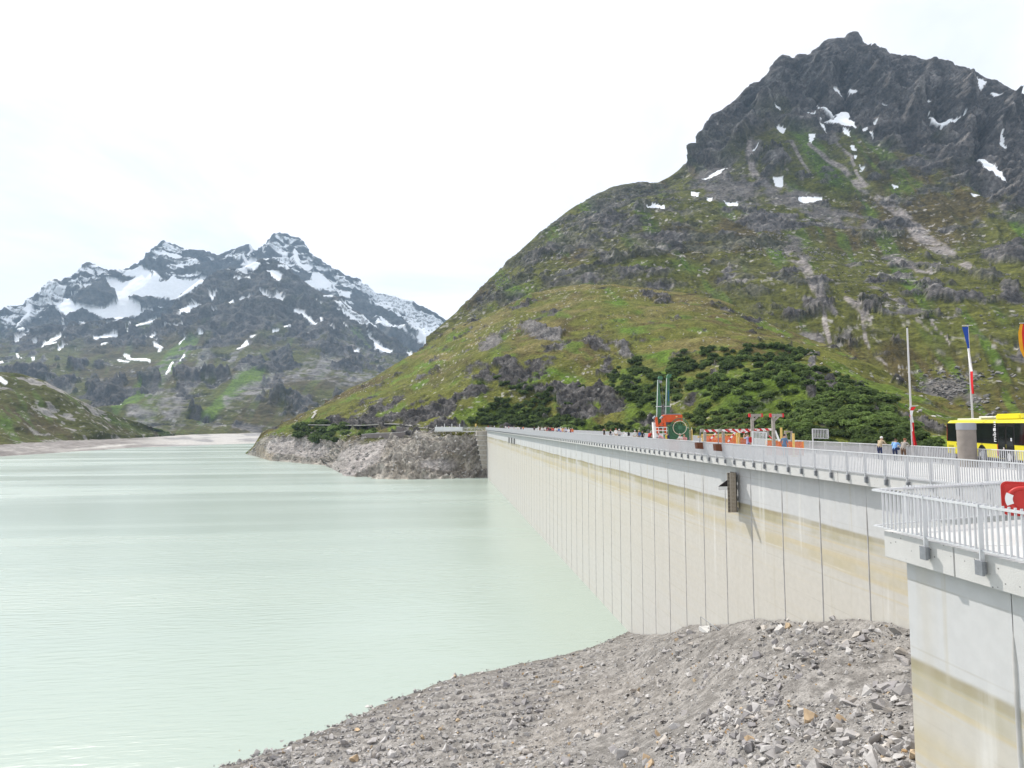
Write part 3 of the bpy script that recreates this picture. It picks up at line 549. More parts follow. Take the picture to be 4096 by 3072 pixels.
far_layer('snow_range', [[(-200,1480,3250),(900,1420,3250),(2000,1500,3250)], [(-200,1400,3550),(400,1320,3600),(900,1260,3600),(1400,1300,3600),(2000,1420,3500)], off(110, 3800), off(48, 3960), [(a, b, 4060) for a, b in SK], behind(300, 220), behind(900, 700)],
          -200, 2000, 520, [14, 40, 40, 34, 5, 3], [30, 30, 14, 6, 0, 0, 0], 301, 1.0, 4060, 4, 0)
FR = [
 [(-200,1745,1230),(600,1742,1260),(1100,1735,1320),(1900,1690,1500)],
 [(-200,1600,1720),(200,1600,1750),(400,1648,1560),(470,1652,1480),(600,1622,1520),(900,1590,1580),(1200,1570,1620),(1500,1560,1700),(1900,1600,1700)],
 [(-200,1490,2300),(200,1455,2300),(450,1450,2300),(700,1400,2300),(1000,1370,2200),(1300,1390,2200),(1600,1470,2300),(1900,1560,2200)],
 [(-200,1410,2850),(170,1360,2900),(350,1330,2900),(480,1320,2900),(600,1325,2900),(694,1260,2880),(803,1180,2850),(922,1130,2850),(1085,1100,2850),(1204,1180,2820),(1372,1265,2800),(1480,1340,2800),(1600,1420,2700),(1900,1510,2700)],
 [(-200,1385,3050),(0,1372,3050),(60,1375,3050),(110,1345,3050),(170,1330,3050),(260,1318,3050),(350,1290,3050),(420,1285,3050),(480,1270,3050),(540,1282,3050),(600,1290,3050),(650,1262,3050),(694,1204,3040),(740,1165,3030),(803,1117,3020),(830,1130,3020),(870,1085,3010),(922,1063,3000),(960,1075,3000),(1000,1060,3000),(1040,1035,3000),(1085,1030,3000),(1120,1060,3000),(1160,1084,3000),(1204,1117,2990),(1280,1166,2980),(1372,1204,2960),(1480,1290,2940),(1600,1400,2900),(1750,1470,2880),(1900,1520,2850)],
 behind(120, 120), behind(200, 220)]
far_layer('lake_head_massif', FR, -200, 1900, 560, [70, 90, 75, 36, 4, 3], [30, 30, 26, 18, 2, 0, 0], 401, .72, 3050, 4, 1)

# ---------- the low green hill on the far side of the lake
LR = [[(-200,1792,640),(0,1780,622),(348,1761,752),(547,1754,892),(640,1747,1000),(700,1744,1075)],
      [(-200,1700,720),(0,1700,700),(200,1700,760),(348,1712,790),(450,1718,860),(547,1730,925),(640,1741,1020),(700,1743,1085)],
      [(-200,1560,830),(0,1560,810),(179,1580,820),(325,1640,840),(450,1680,890),(542,1704,945),(624,1731,1015),(700,1742,1095)],
      [(-200,1470,920),(-80,1478,890),(0,1488,880),(81,1494,880),(120,1506,880),(179,1524,880),(244,1559,880),(325,1600,890),(380,1626,900),(450,1651,920),(542,1686,960),(590,1704,990),(624,1717,1020),(660,1733,1060),(700,1741,1105)],
      behind(60, 20), behind(150, 70)]
P, nr, nc, T = loft(LR, -200, 700, 260, [40, 50, 45, 4, 3], [8, 14, 12, 2, 0, 0])
N = grid_normals(P, nr, nc); pa = Paint(P, 8, 30, 503)
nz = fbm(P, 70, 5, 521); nzm = fbm(P, 22, 4, 523); nzs = fbm(P, 8, 3, 525)
P2 = P + N * ((fbm(P, 60, 4, 527) - .5) * 14 + (ridged(P, 18, 4, 529) - .45) * 3.0)[:, None] * (sstep(T, .1, .5) * lerp(1, .4, sstep(T, 2.5, 3)))[:, None]
flow = np.stack([pa.x0 - pa.y0 * .6, pa.y0 * .25, pa.x0 * 0], 1); t2 = fbm(flow, 45, 4, 531)
c = lerp(OLIVE * .9, HEATH * 1.0, sstep(nz + (t2 - .5), .42, .62)[:, None]); c = mixc(c, GREEN * .9, .7 * sstep(t2, .56, .7) + pa.blob(20, 1690, 40, 16) + pa.blob(480, 1690, 110, 14, 28) * .7)
rock = sstep(nzm + (nzs - .5) * .6 + .22 * pa.blobs([(130,1520,60,14,25),(330,1610,80,12,28),(230,1560,60,14,30)]), .66, .72)
c = mixc(c, ROCKL * .85, rock * .9); c = mixc(c, np.array((.33, .32, .30)), sstep(fbm(P, 4, 2, 541), .73, .79) * .6)
for q in ([(0, 1514), (25, 1528)],): c = mixc(c, SNOW, pa.stroke(q, 7))
me = grid_mesh('green_hill', P2, nr, nc, c); structure('green_hill', me, terrain_mat('green_hill_surface', 14, 3, .22, .3, .55, 1.0))

# ---------- bare shore and sand flats at the head of the lake
SR = [[('z',-200,540,-5),('z',0,535,-5),('z',500,670,-5),('z',1200,700,-3)],
      [('w',-200,1838),('w',0,1826),('w',199,1813),('w',398,1800),('w',547,1790),('w',746,1784),('w',945,1776),('w',1030,1773),('w',1200,1770)],
      [(-200,1790,642),(0,1778,625),(149,1769,680),(348,1759,755),(547,1752,900),(696,1744,1060),(796,1739,1160),(1040,1733,1260),(1200,1731,1290)],
      [(-200,1780,700),(0,1770,690),(348,1752,830),(547,1747,960),(696,1741,1120),(796,1737,1240),(1040,1731,1340),(1200,1729,1380)]]
P, nr, nc, T = loft(SR, -200, 1200, 330, [4, 80, 14], [0, 3, 6, 6])
N = grid_normals(P, nr, nc); pa = Paint(P, 4, 40, 603)
nzm = fbm(P, 20, 4, 621); lay = fbm(np.stack([pa.x0 * .1, pa.y0 * 1.0, pa.x0 * 0], 1), 9, 4, 623); nzs = fbm(P, 5, 3, 625)
fl = sstep(pa.x, 480, 760)
P2 = P + np.array([0, 0, 1.]) * ((nzm - .5) * 1.6 * (1 - fl) + (fbm(P, 40, 4, 627) - .5) * 1.1 * fl + (nzs - .5) * .6 * (1 - fl))[:, None] * sstep(T, 1.02, 1.3)[:, None]
c = lerp(np.array((.19, .17, .158)), np.array((.31, .288, .268)), (sstep(lay, .4, .65) * .6 + sstep(nzs, .4, .7) * .4)[:, None])
c = lerp(c, lerp(np.array((.25, .24, .235)), np.array((.42, .40, .375)), sstep(lay, .35, .55)[:, None]), fl[:, None])
c = mixc(c, np.array((.5, .48, .45)), pa.blob(420, 1786, 150, 4, -5) * .8)
c = mixc(c, HEATH * 1.3, sstep(T + (nzm - .5) * .5, 2.0, 2.3))
me = grid_mesh('shore', P2, nr, nc, c); structure('shore', me, terrain_mat('shore_surface', 16, 3, .12, .2, .4, .4))

# ---------- ground sheet under everything and the lake
gm = mat('valley_ground', (.07, .07, .03), .95, noise=.3, nscale=.01)
g = MB().m(gm).add([(-4700, -600, -9), (4700, -600, -9), (4700, 5600, -9), (-4700, 5600, -9)], [(0, 1, 2, 3)]).build('ground'); g['kind'] = 'structure'
wm = bpy.data.materials.new('lake_water'); wm.use_nodes = True
n, l = wm.node_tree.nodes, wm.node_tree.links; p = n['Principled BSDF']
p.inputs['Roughness'].default_value = .15; p.inputs['IOR'].default_value = 1.33; p.inputs['Specular IOR Level'].default_value = .5
ge = n.new('ShaderNodeNewGeometry')
def wtex(sx, sy, scale, det, rot=0.0, rough=.55):
    mp = n.new('ShaderNodeMapping'); mp.inputs['Scale'].default_value = (sx, sy, 1); mp.inputs['Rotation'].default_value = (0, 0, rot); l.new(ge.outputs['Position'], mp.inputs['Vector'])
    t = n.new('ShaderNodeTexNoise'); t.inputs['Scale'].default_value = scale; t.inputs['Detail'].default_value = det; t.inputs['Roughness'].default_value = rough
    l.new(mp.outputs[0], t.inputs['Vector']); return t
t1 = wtex(.30, 1.5, 1.0, 2, .06); t3 = wtex(1, 1, .012, 4); t4 = wtex(.12, 1, .03, 4, .25)
bm1 = n.new('ShaderNodeBump'); bm1.inputs['Distance'].default_value = .17; l.new(t1.outputs[0], bm1.inputs['Height'])
mr = n.new('ShaderNodeMapRange'); mr.inputs[1].default_value = .38; mr.inputs[2].default_value = .62; mr.inputs[3].default_value = .3; mr.inputs[4].default_value = 1.0; l.new(t4.outputs[0], mr.inputs[0])
l.new(mr.outputs[0], bm1.inputs['Strength'])
l.new(bm1.outputs[0], p.inputs['Normal'])
mrr = n.new('ShaderNodeMapRange'); mrr.inputs[1].default_value = .42; mrr.inputs[2].default_value = .58; mrr.inputs[3].default_value = .20; mrr.inputs[4].default_value = .30; l.new(t4.outputs[0], mrr.inputs[0]); l.new(mrr.outputs[0], p.inputs['Roughness'])
rp = n.new('ShaderNodeMix'); rp.data_type = 'RGBA'; rp.inputs[6].default_value = (.325, .385, .335, 1); rp.inputs[7].default_value = (.365, .418, .37, 1); l.new(t3.outputs[0], rp.inputs[0]); l.new(rp.outputs[2], p.inputs['Base Color'])
lake = MB().m(wm).add([(-1600, -150, 0), (22.4, -150, 0), (22.4, 1500, 0), (-1600, 1500, 0)], [(0, 1, 2, 3)]).build('lake_water'); lake['kind'] = 'structure'

# ================================================================== THE DAM
ZD = 21.45          # deck
XE, XF = 21.5, 22.1 # slab edge, lake face
XR = 31.6           # downstream edge
Y0, Y1 = 2.0, 266.0
conc = bpy.data.materials.new('dam_concrete'); conc.use_nodes = True
n, l = conc.node_tree.nodes, conc.node_tree.links; p = n['Principled BSDF']; p.inputs['Roughness'].default_value = .9; p.inputs['Specular IOR Level'].default_value = .15
ge = n.new('ShaderNodeNewGeometry'); sp = n.new('ShaderNodeSeparateXYZ'); l.new(ge.outputs['Position'], sp.inputs[0])
def ntex(scale, sc3, det=5, rough=.55):
    mp = n.new('ShaderNodeMapping'); mp.inputs['Scale'].default_value = sc3; l.new(ge.outputs['Position'], mp.inputs['Vector'])
    t = n.new('ShaderNodeTexNoise'); t.inputs['Scale'].default_value = scale; t.inputs['Detail'].default_value = det; t.inputs['Roughness'].default_value = rough
    l.new(mp.outputs[0], t.inputs['Vector']); return t.outputs[0]
def mth(op, a, b=None, c=None, clamp=False):
    q = n.new('ShaderNodeMath'); q.operation = op; q.use_clamp = clamp
    for i_, v in enumerate((a, b, c)):
        if v is None: continue
        if isinstance(v, (int, float)): q.inputs[i_].default_value = v
        else: l.new(v, q.inputs[i_])
    return q.outputs[0]
def rng(v, a, b, c, d):
    q = n.new('ShaderNodeMapRange'); q.interpolation_type = 'SMOOTHSTEP'; l.new(v, q.inputs[0])
    for i_, w in zip((1, 2, 3, 4), (a, b, c, d)): q.inputs[i_].default_value = w
    return q.outputs[0]
def cmixn(fac, a, b):
    q = n.new('ShaderNodeMix'); q.data_type = 'RGBA'; l.new(fac, q.inputs[0])
    for i_, v in ((6, a), (7, b)):
        if isinstance(v, tuple): q.inputs[i_].default_value = (*v, 1)
        else: l.new(v, q.inputs[i_])
    return q.outputs[2]
wob = ntex(.12, (1, 1, .3), 4); streak = ntex(.9, (1, 1, .06), 5); fine = ntex(3.0, (1, 1, 1), 6); lines = ntex(1.0, (.05, .05, 4.5), 4); patch = ntex(.25, (1, 1, .5), 4)
zz = mth('ADD', sp.outputs[2], mth('MULTIPLY', mth('SUBTRACT', wob, .5), .45))
def band(z0, half, soft): return rng(mth('ABSOLUTE', mth('SUBTRACT', zz, z0)), half, half + soft, 1, 0)
col = cmixn(rng(zz, 14.5, 18.6, 1, 0), (.525, .522, .52), (.535, .505, .455))
col = cmixn(rng(sp.outputs[2], 2.0, 14.0, .75, 0), col, (.545, .53, .50))
below = rng(zz, 18.0, 18.2, 1, 0)
col = cmixn(mth('MULTIPLY', band(16.9, .5, 1.1), rng(patch, .3, .6, .25, .6)), col, (.475, .425, .33))
col = cmixn(mth('MULTIPLY', mth('MULTIPLY', rng(lines, .50, .64, 0, .9), below), rng(zz, 14.0, 16.5, .12, 1)), col, (.53, .46, .33))
col = cmixn(mth('MULTIPLY', band(18.12, .07, .14), rng(patch, .34, .56, .45, 1.0)), col, (.31, .27, .175))
col = cmixn(mth('MULTIPLY', band(17.8, .16, .30), rng(patch, .36, .58, .1, .9)), col, (.37, .335, .225))
col = cmixn(mth('MULTIPLY', band(16.35, .10, .45), rng(patch, .36, .60, .25, .85)), col, (.49, .43, .30))
col = cmixn(mth('MULTIPLY', band(16.02, .01, .05), rng(patch, .45, .65, 0, .5)), col, (.66, .645, .61))
lift = mth('ABSOLUTE', mth('SUBTRACT', mth('FRACT', mth('MULTIPLY', mth('ADD', sp.outputs[2], mth('MULTIPLY', mth('SUBTRACT', wob, .5), .04)), .62)), .5))
col = cmixn(mth('MULTIPLY', rng(lift, .004, .022, 1, 0), rng(patch, .38, .6, .05, .45)), col, (.40, .37, .31))
drip = ntex(2.6, (1, 1, .035), 4)
col = cmixn(mth('MULTIPLY', rng(drip, .60, .72, 0, .5), rng(zz, 9.0, 17.5, .15, 1)), col, (.46, .42, .34))
col = cmixn(mth('MULTIPLY', rng(streak, .57, .72, 0, .55), rng(zz, 10.0, 17.0, .1, 1)), col, (.71, .70, .68))
col = cmixn(rng(streak, .25, .40, .35, 0), col, (.47, .43, .36))
hv = n.new('ShaderNodeHueSaturation'); l.new(col, hv.inputs['Color']); l.new(rng(fine, .3, .7, .97, 1.03), hv.inputs['Value']); l.new(hv.outputs[0], p.inputs['Base Color'])
bu = n.new('ShaderNodeBump'); bu.inputs['Strength'].default_value = .25; bu.inputs['Distance'].default_value = .02; l.new(fine, bu.inputs['Height']); l.new(bu.outputs[0], p.inputs['Normal'])

slabm = mat('coping_concrete', (.54, .53, .515), .9, noise=.05, nscale=2.5, bump=.25, bscale=30)
def pockmarks(m_, scale, r):
    n_, l_ = m_.node_tree.nodes, m_.node_tree.links; p_ = n_['Principled BSDF']; g_ = n_.new('ShaderNodeNewGeometry'); v_ = n_.new('ShaderNodeTexVoronoi'); v_.inputs['Scale'].default_value = scale; v_.inputs['Randomness'].default_value = 1
    l_.new(g_.outputs['Position'], v_.inputs['Vector']); t_ = n_.new('ShaderNodeMapRange'); t_.inputs[1].default_value = r; t_.inputs[2].default_value = r * 1.6; t_.inputs[3].default_value = .35; t_.inputs[4].default_value = 1; l_.new(v_.outputs['Distance'], t_.inputs[0])
    src = p_.inputs['Base Color'].links[0].from_socket; q_ = n_.new('ShaderNodeVectorMath'); q_.operation = 'SCALE'; l_.new(src, q_.inputs[0]); l_.new(t_.outputs[0], q_.inputs['Scale']); l_.new(q_.outputs[0], p_.inputs['Base Color'])
pockmarks(slabm, 5.5, .075)
deckm = mat('deck_concrete', (.50, .49, .475), .9, noise=.05, nscale=1.2, bump=.2, bscale=20)
stripm = mat('joint_strip_metal', (.44, .425, .41), .7, noise=.2, nscale=1.5)
steel = mat('galvanised_steel', (.60, .605, .62), .5, metal=.15, noise=.06, nscale=6)
steel2 = mat('bracket_steel', (.27, .28, .30), .55, metal=.4, noise=.12, nscale=9)
asph = mat('asphalt', (.10, .095, .10), .95, noise=.2, nscale=3, bump=.3, bscale=60)
white = mat('white_paint', (.78, .78, .77), .6, noise=.04, nscale=5)

dam = empty('concrete_dam', (XF, Y0, 0), 0, 'long pale concrete dam wall with vertical joints and brown waterline stains', 'dam')
def child(mb, name, par, origin, bevel=0.0):
    me = mb.mesh(name, bevel); o = link(name, me, par); o.matrix_parent_inverse = Matrix.Translation(-Vector(origin)); return o
DO = (XF, Y0, 0)
YJ = 28.3; SJ = 3.80
k0 = math.ceil((Y0 - YJ) / SJ); k1 = math.floor((Y1 - YJ) / SJ)
JY = [YJ + k * SJ for k in range(k0, k1 + 1)]
edges = [Y0] + JY + [Y1]
for a, b in zip(edges[:-1], edges[1:]):
    child(MB().m(conc).box(XF + random.uniform(0, .006), XR - .3, a + .012, b - .012, -8, ZD - .62), 'wall_block', dam, DO)
for yj in JY:                                       # half-round sealing strips with a pointed top
    mb = MB().m(stripm); r = .045; vs_ = []; zt = 20.0
    ph = random.random() * 6
    zs = [-6, 0, 3, 6, 9, 12, 15, 18, 19.3, 19.75, zt]
    for z in zs:
        rr = r * (1 if z < 19.4 else (zt - z) / (zt - 19.4) * .98 + .02); wy = .012 * math.sin(z * .9 + ph)
        for j in range(7):
            t = PI * j / 6; vs_.append((XF + .01 - rr * math.sin(t) * 1.0, yj + wy + rr * math.cos(t), z))
    mb.add(vs_, [(i * 7 + j, i * 7 + j + 1, (i + 1) * 7 + j + 1, (i + 1) * 7 + j) for i in range(len(zs) - 1) for j in range(6)], True)
    child(mb, 'joint_strip', dam, DO)
# coping slabs over the lake face, one per two blocks
ys = [Y0] + [YJ + 1.3 + k * 2 * SJ for k in range(-4, 40) if Y0 + 1 < YJ + 1.3 + k * 2 * SJ < Y1 - 2] + [Y1]
for a, b in zip(ys[:-1], ys[1:]):
    child(MB().m(slabm).box(XE, XF + 1.2, a + .008, b - .008, ZD - .6, ZD), 'coping_slab', dam, DO, .012)
child(MB().m(deckm).box(XF + 1.202, XR - .35, Y0, Y1 + 6, ZD - .55, ZD + .012), 'deck', dam, DO)
child(MB().m(slabm).box(XR - .345, XR, Y0, Y1 + 6, ZD - .6, ZD + .03), 'downstream_kerb', dam, DO)
dk = mat('dark_opening', (.015, .015, .017), .9)
for px in (2037, 2047.5, 2058):                      # three inspection openings near the far end
    y = gx(px, XF); mb = MB().m(dk).box(XF - .012, XF + .3, y - 1.45, y + 1.45, 18.05, 19.75)
    o = child(mb, 'inspection_opening', dam, DO); fm = MB().m(slabm)
    fm.box(XF - .10, XF + .05, y - 1.75, y - 1.46, 17.9, 19.95).box(XF - .10, XF + .05, y + 1.46, y + 1.75, 17.9, 19.95)
    child(fm, 'opening_frame', dam, DO)
# stepped end of the wall against the rock
stepm = mat('step_concrete', (.40, .36, .31), .92, noise=.18, nscale=1.0, bump=.3)
zs = ZD - .7; k = 0
while zs > 0.5:
    h = 2.2; y = Y1 + .4 - k * .1
    child(MB().m(stepm).box(XF - 4.6 + k * .33, XF + 6, y + .03, y + 9, zs - h + .3, zs - .012), 'step_block', dam, DO)
    child(MB().m(slabm).box(XF - 4.9 + k * .33, XF + 6, y - .25, y + 9, zs - .3 - h + .3 + .02, zs - h + .29), 'step_ledge', dam, DO)
    zs -= h; k += 1

# ------------------------------------------------------------------ railings
def rail_pieces():
    post = MB().m(steel).box(-.055, .055, -.011, .011, -.42, 1.06).mesh('post')
    bal = MB().m(steel).box(-.025, .025, -.009, .009, .085, 1.07).mesh('baluster')
    br = MB().m(steel2).box(.03, .10, -.085, .085, -.42, -.12).box(-.06, .03, -.04, .04, -.40, -.14)
    for yy_ in (-.062, .062):
        for zz_ in (-.38, -.16): br.tube([(.03, yy_, zz_), (.012, yy_, zz_)], .016, 6)
    br = br.mesh('bracket')
    return post, bal, br
POSTM, BALM, BRM = rail_pieces()
def merged(me, places, rz):
    v = np.empty(len(me.vertices) * 3, np.float32); me.vertices.foreach_get('co', v); v = v.reshape(-1, 3)
    c_, s_ = math.cos(rz), math.sin(rz); v = np.stack([v[:, 0] * c_ - v[:, 1] * s_, v[:, 0] * s_ + v[:, 1] * c_, v[:, 2]], 1)
    T = np.array([list(q.vertices) for q in me.polygons]); pl = np.array(places)
    V = (v[None] + pl[:, None]).reshape(-1, 3); F = (T[None] + (np.arange(len(pl)) * len(v))[:, None, None]).reshape(-1, T.shape[1])
    return tri_mesh('m', V, F)
def railing(name, label, A, B, first, step, nb, zb, near, bracket=True, h=1.1, skip=(), group=None, side=1):
    """straight railing from A to B (xy); posts every step starting at first; nb balusters per bay; the `near` balusters closest to A as parts"""
    A = Vector((*A, 0)); B = Vector((*B, 0)); d = (B - A); L = d.length; d.normalize(); rz = math.atan2(d.y, d.x) - PI / 2
    root = empty(name, (A.x, A.y, zb), 0, label, 'railing', group)
    inv = Matrix.Translation((-A.x, -A.y, -zb))
    def put(nm, me, t, z=0):
        o = link(nm, me, root, (d.x * t, d.y * t, z)); o.rotation_euler = (0, 0, rz); return o
    rest = []; posts = []; t = first
    while t < L: posts.append(t); t += step
    bals = []
    for t in [first - step] + posts:
        for i_ in range(1, nb + 1):
            q = t + step * i_ / (nb + 1)
            if 0 < q < L and not any(a < q < b for a, b in skip): bals.append(q)
    for t in posts:
        if any(a < t < b for a, b in skip): continue
        p_ = put('post', POSTM, t)
        if bracket:
            b_ = link('bracket', BRM, p_)
    for i_, t in enumerate(sorted(bals)):
        if i_ < near: put('baluster', BALM, t)
        else: rest.append((A.x + d.x * t, A.y + d.y * t, zb))
    if rest:
        me = merged(BALM, rest, rz); me.materials.append(steel); o = link('far_balusters', me, root); o.matrix_parent_inverse = inv; o['kind'] = 'stuff'
    segs = []; s0 = 0.0
    for a, b in sorted(skip): segs.append((s0, a)); s0 = b
    segs.append((s0, L))
    for a, b in segs:
        pa_, pb_ = A + d * a, A + d * b
        o = MB().m(steel).bar((pa_.x, pa_.y, zb + h - .02), (pb_.x, pb_.y, zb + h - .02), .075, .05).build('handrail', root); o.matrix_parent_inverse = inv
        o = MB().m(steel).bar((pa_.x, pa_.y, zb + .085), (pb_.x, pb_.y, zb + .085), .045, .03).build('bottom_rail', root); o.matrix_parent_inverse = inv
    return root
railing('lakeside_railing', 'long grey metal railing along the lake edge of the dam crest', (XE - .07, 12.0), (XE - .07, Y1), 32.75 - 12 - 1.333 * 15 + .0, 1.333, 11, ZD, 290)
yc = gx(3868, XR - .3, 1760)
railing('downstream_railing', 'grey metal railing along the valley edge of the dam crest', (XR - .2, 16.0), (XR - .2, Y1 + 4), .6, 2.0, 15, ZD, 290, False, skip=((gx(3905, XR - .2) - 16, gx(3822, XR - .2) - 16),))

# ------------------------------------------------------------------ projecting lookout platform on the right
PXE, PXF, PY1 = 11.35, 11.60, 13.95; ZP = 21.28
RB = (21.4, 16.55)                                   # where its return meets the dam
plat = empty('lookout_platform', (PXF, 2, 0), 0, 'concrete lookout platform with stained wall projecting from the dam into the lake side', 'platform')
PO = (PXF, 2, 0)
cut = 13.95 - 1.0
for a, b in ((2.0, 5.2), (5.2, 8.55), (8.55, 11.9), (11.9, PY1)):    # coping slabs
    if b < PY1: poly = [(PXE, a + .008), (PXF + 1.2, a + .008), (PXF + 1.2, b - .008), (PXE, b - .008)]
    else: poly = [(PXE, a + .008), (PXF + 1.2, a + .008), (PXF + 1.2, PY1 + .34), (PXE, PY1)]
    mb = MB().m(slabm).prism([(x, y, ZP - .66) for x, y in poly], (0, 0, .66)); child(mb, 'coping_slab', plat, PO, .012)
poly = [(PXF + 1.2, 2), (XE - .02, 2), (XE - .02, 16.2), (PXF + 1.2, PY1 + .3)]
child(MB().m(deckm).prism([(x, y, ZP - .5) for x, y in poly], (0, 0, .48)), 'deck', plat, PO)
joints = [4.2, 8.3, 12.25]
WY1 = 13.55
for a, b in zip([2.0] + [10.85 - 3.9, 10.85], [10.85 - 3.9, 10.85, WY1]):
    child(MB().m(conc).box(PXF, XF - .05, a + .012, b - .012, -8, ZP - .665), 'wall_block', plat, PO)
for yj in (10.85 - 3.9, 10.85):
    mb = MB().m(stripm); r = .05; vs_ = []; zt = 19.9
    zs = [-6, 6, 12, 15, 18, 19.2, 19.5, zt]
    for z in zs:
        rr = r * (1 if z < 19.3 else (zt - z) / (zt - 19.3) * .98 + .02)
        for j in range(7):
            t = PI * j / 6; vs_.append((PXF + .01 - rr * math.sin(t), yj + rr * math.cos(t), z))
    mb.add(vs_, [(i * 7 + j, i * 7 + j + 1, (i + 1) * 7 + j + 1, (i + 1) * 7 + j) for i in range(len(zs) - 1) for j in range(6)], True)
    child(mb, 'joint_strip', plat, PO)
child(MB().m(asph).prism([(15.2, 2, ZP - .0195), (19.6, 2, ZP - .0195), (19.6, 14.4, ZP - .0195), (15.2, 13.2, ZP - .0195)], (0, 0, .0235)), 'asphalt_strip', plat, PO)
child(MB().m(white).prism([(14.9, 2, ZP - .0195), (15.05, 2, ZP - .0195), (15.05, 13.2, ZP - .0195), (14.9, 13.2, ZP - .0195)], (0, 0, .045)), 'white_kerb_line', plat, PO)
ra = railing('platform_front_railing', 'near grey railing on the lake side of the lookout platform', (PXE - .08, PY1 + .22), (PXE - .08, 4.0), 1.62, 1.42, 10, ZP, 999, True, h=1.02)
rb = railing('platform_return_railing', 'grey railing running back from the platform corner to the dam', (PXE - .04, PY1 + .24), RB, 4.2, 3.2, 26, ZP - .0, 999, False, h=1.02)

# ================================================================== GRAVEL MOUND
def wp(px, py, z): return at(px, py, 2, z)
ctrl = [wp(x, y, 0.0) for x, y in [(880,3067),(1086,3005),(1272,2940),(1464,2850),(1622,2785),(1739,2740),(1876,2699),(2048,2661),(2254,2617),(2391,2576),(2505,2522)]]
cont = [(22.1, 66.5, .3), (22.1, 57, 3.6), (22.1, 48, 7.1), (22.1, 41, 9.7), (22.1, 34, 12.2), (22.1, 27.5, 14.0), (22.1, 20, 15.0)]
ctrl += [np.array(q) for q in cont]
ctrl += [wp(2300, 3072, 5.5), wp(3000, 3072, 10.2), wp(3590, 3072, 14.0), wp(1700, 3072, 2.0), wp(2650, 2800, 6.0), wp(2300, 2800, 2.6), wp(3300, 2800, 12.2), np.array((8, 8, 12.5)), np.array((12, 8, 15.)), np.array((20, 10, 15.5)), np.array((-4, 20, 7.)), np.array((-14, 24, 4.)), np.array((-22, 32, 2.2)), np.array((-24, 41, 0.)), np.array((-22, 52, -2.2)), np.array((-6, 62, -2.5)), np.array((8, 70, -2.8)), np.array((18, 76, -3.)), np.array((22, 80, -3.))]
ctrl = np.array(ctrl)
def tps(C, lam=.15):
    X = C[:, :2]; d = np.linalg.norm(X[:, None] - X[None], axis=-1); K = np.where(d > 0, d * d * np.log(d + 1e-9), 0) + lam * np.eye(len(X))
    A = np.block([[K, np.c_[np.ones(len(X)), X]], [np.r_[np.ones((1, len(X))), X.T], np.zeros((3, 3))]])
    w = np.linalg.solve(A, np.r_[C[:, 2], np.zeros(3)])
    def f(Q):
        out = np.empty(len(Q))
        for i_ in range(0, len(Q), 40000):
            q = Q[i_:i_ + 40000]; d = np.linalg.norm(q[:, None] - X[None], axis=-1)
            out[i_:i_ + 40000] = np.where(d > 0, d * d * np.log(d + 1e-9), 0) @ w[:len(X)] + w[-3] + q @ w[-2:]
        return out
    return f
MZ0 = tps(ctrl)
def mound_z(Q):
    P = np.c_[Q, np.zeros(len(Q))]
    crest = np.exp(-((Q[:, 0] - 18.0) / 2.2) ** 2) * .35 * sstep(Q[:, 1], 20, 30) * (1 - sstep(Q[:, 1], 48, 60))
    ruts = (fbm(P @ np.array([[.9, .3, 0], [-.3, .5, 0], [0, 0, 1]]), 3.2, 3, 701) - .5) * .75
    gully = -.9 * np.exp(-((Q[:, 0] - (10.4 - (Q[:, 1] - 16) * .05)) / 1.5) ** 2) * (1 - sstep(Q[:, 1], 21, 26))
    b_ = MZ0(Q); k_ = lerp(.18, 1.0, sstep(b_, .3, 3.5)); ruts = ruts * k_
    return b_ + (fbm(P, 7, 3, 703) - .5) * .9 * k_ + ruts + (fbm(P, .7, 3, 705) - .5) * .13 + (fbm(P, .22, 2, 707) - .5) * .07 + crest + gully
gxn, gyn = 330, 420
XX, YY = np.meshgrid(np.linspace(-24, 22.05, gxn), 9 + (80 - 9) * np.linspace(0, 1, gyn) ** 1.35)
Q = np.c_[XX.ravel(), YY.ravel()]
ZZ = mound_z(Q); P = np.c_[Q, ZZ]
nzs = fbm(P, .5, 4, 711); nzl = fbm(P, 5, 3, 713)
c = lerp(np.array((.172, .161, .150)), np.array((.27, .254, .238)), sstep(nzs, .35, .65)[:, None]) * (1 + (nzl - .5)[:, None] * .35)
og = np.exp(-(((P[:, 0] - 9) / 6) ** 2 + ((P[:, 1] - 42) / 9) ** 2))
c = mixc(c, np.array((.30, .235, .165)), og * .12 * sstep(nzl, .4, .6))
c = mixc(c, np.array((.16, .145, .13)), (1 - sstep(ZZ, .08, .55)) * .75)
me = grid_mesh('gravel_bank', P, gyn, gxn, c)
bankm = terrain_mat('gravel_surface', .35, .09, .22, .34, .9, .05)
gb = structure('gravel_bank', me, bankm)
# stones: angular slabs
def rock_mesh(seed, flat):
    r_ = random.Random(seed); bm = bmesh.new()
    for i_ in range(13):
        v = Vector((r_.gauss(0, 1), r_.gauss(0, 1), r_.gauss(0, 1))).normalized(); v *= r_.uniform(.75, 1.1)
        bm.verts.new((v.x * .62, v.y * .46 * r_.uniform(.8, 1.1), v.z * flat))
    bmesh.ops.convex_hull(bm, input=bm.verts)
    for v in [v for v in bm.verts if not v.link_faces]: bm.verts.remove(v)
    bmesh.ops.triangulate(bm, faces=bm.faces); bmesh.ops.recalc_face_normals(bm, faces=bm.faces)
    me = bpy.data.meshes.new('stone'); bm.to_mesh(me); bm.free(); return me
ROCKS = [rock_mesh(i_, .2 + .3 * (i_ % 4) / 3) for i_ in range(14)]
def mesh_np(me):
    v = np.empty(len(me.vertices) * 3, np.float32); me.vertices.foreach_get('co', v)
    return v.reshape(-1, 3), np.array([list(q.vertices) for q in me.polygons])
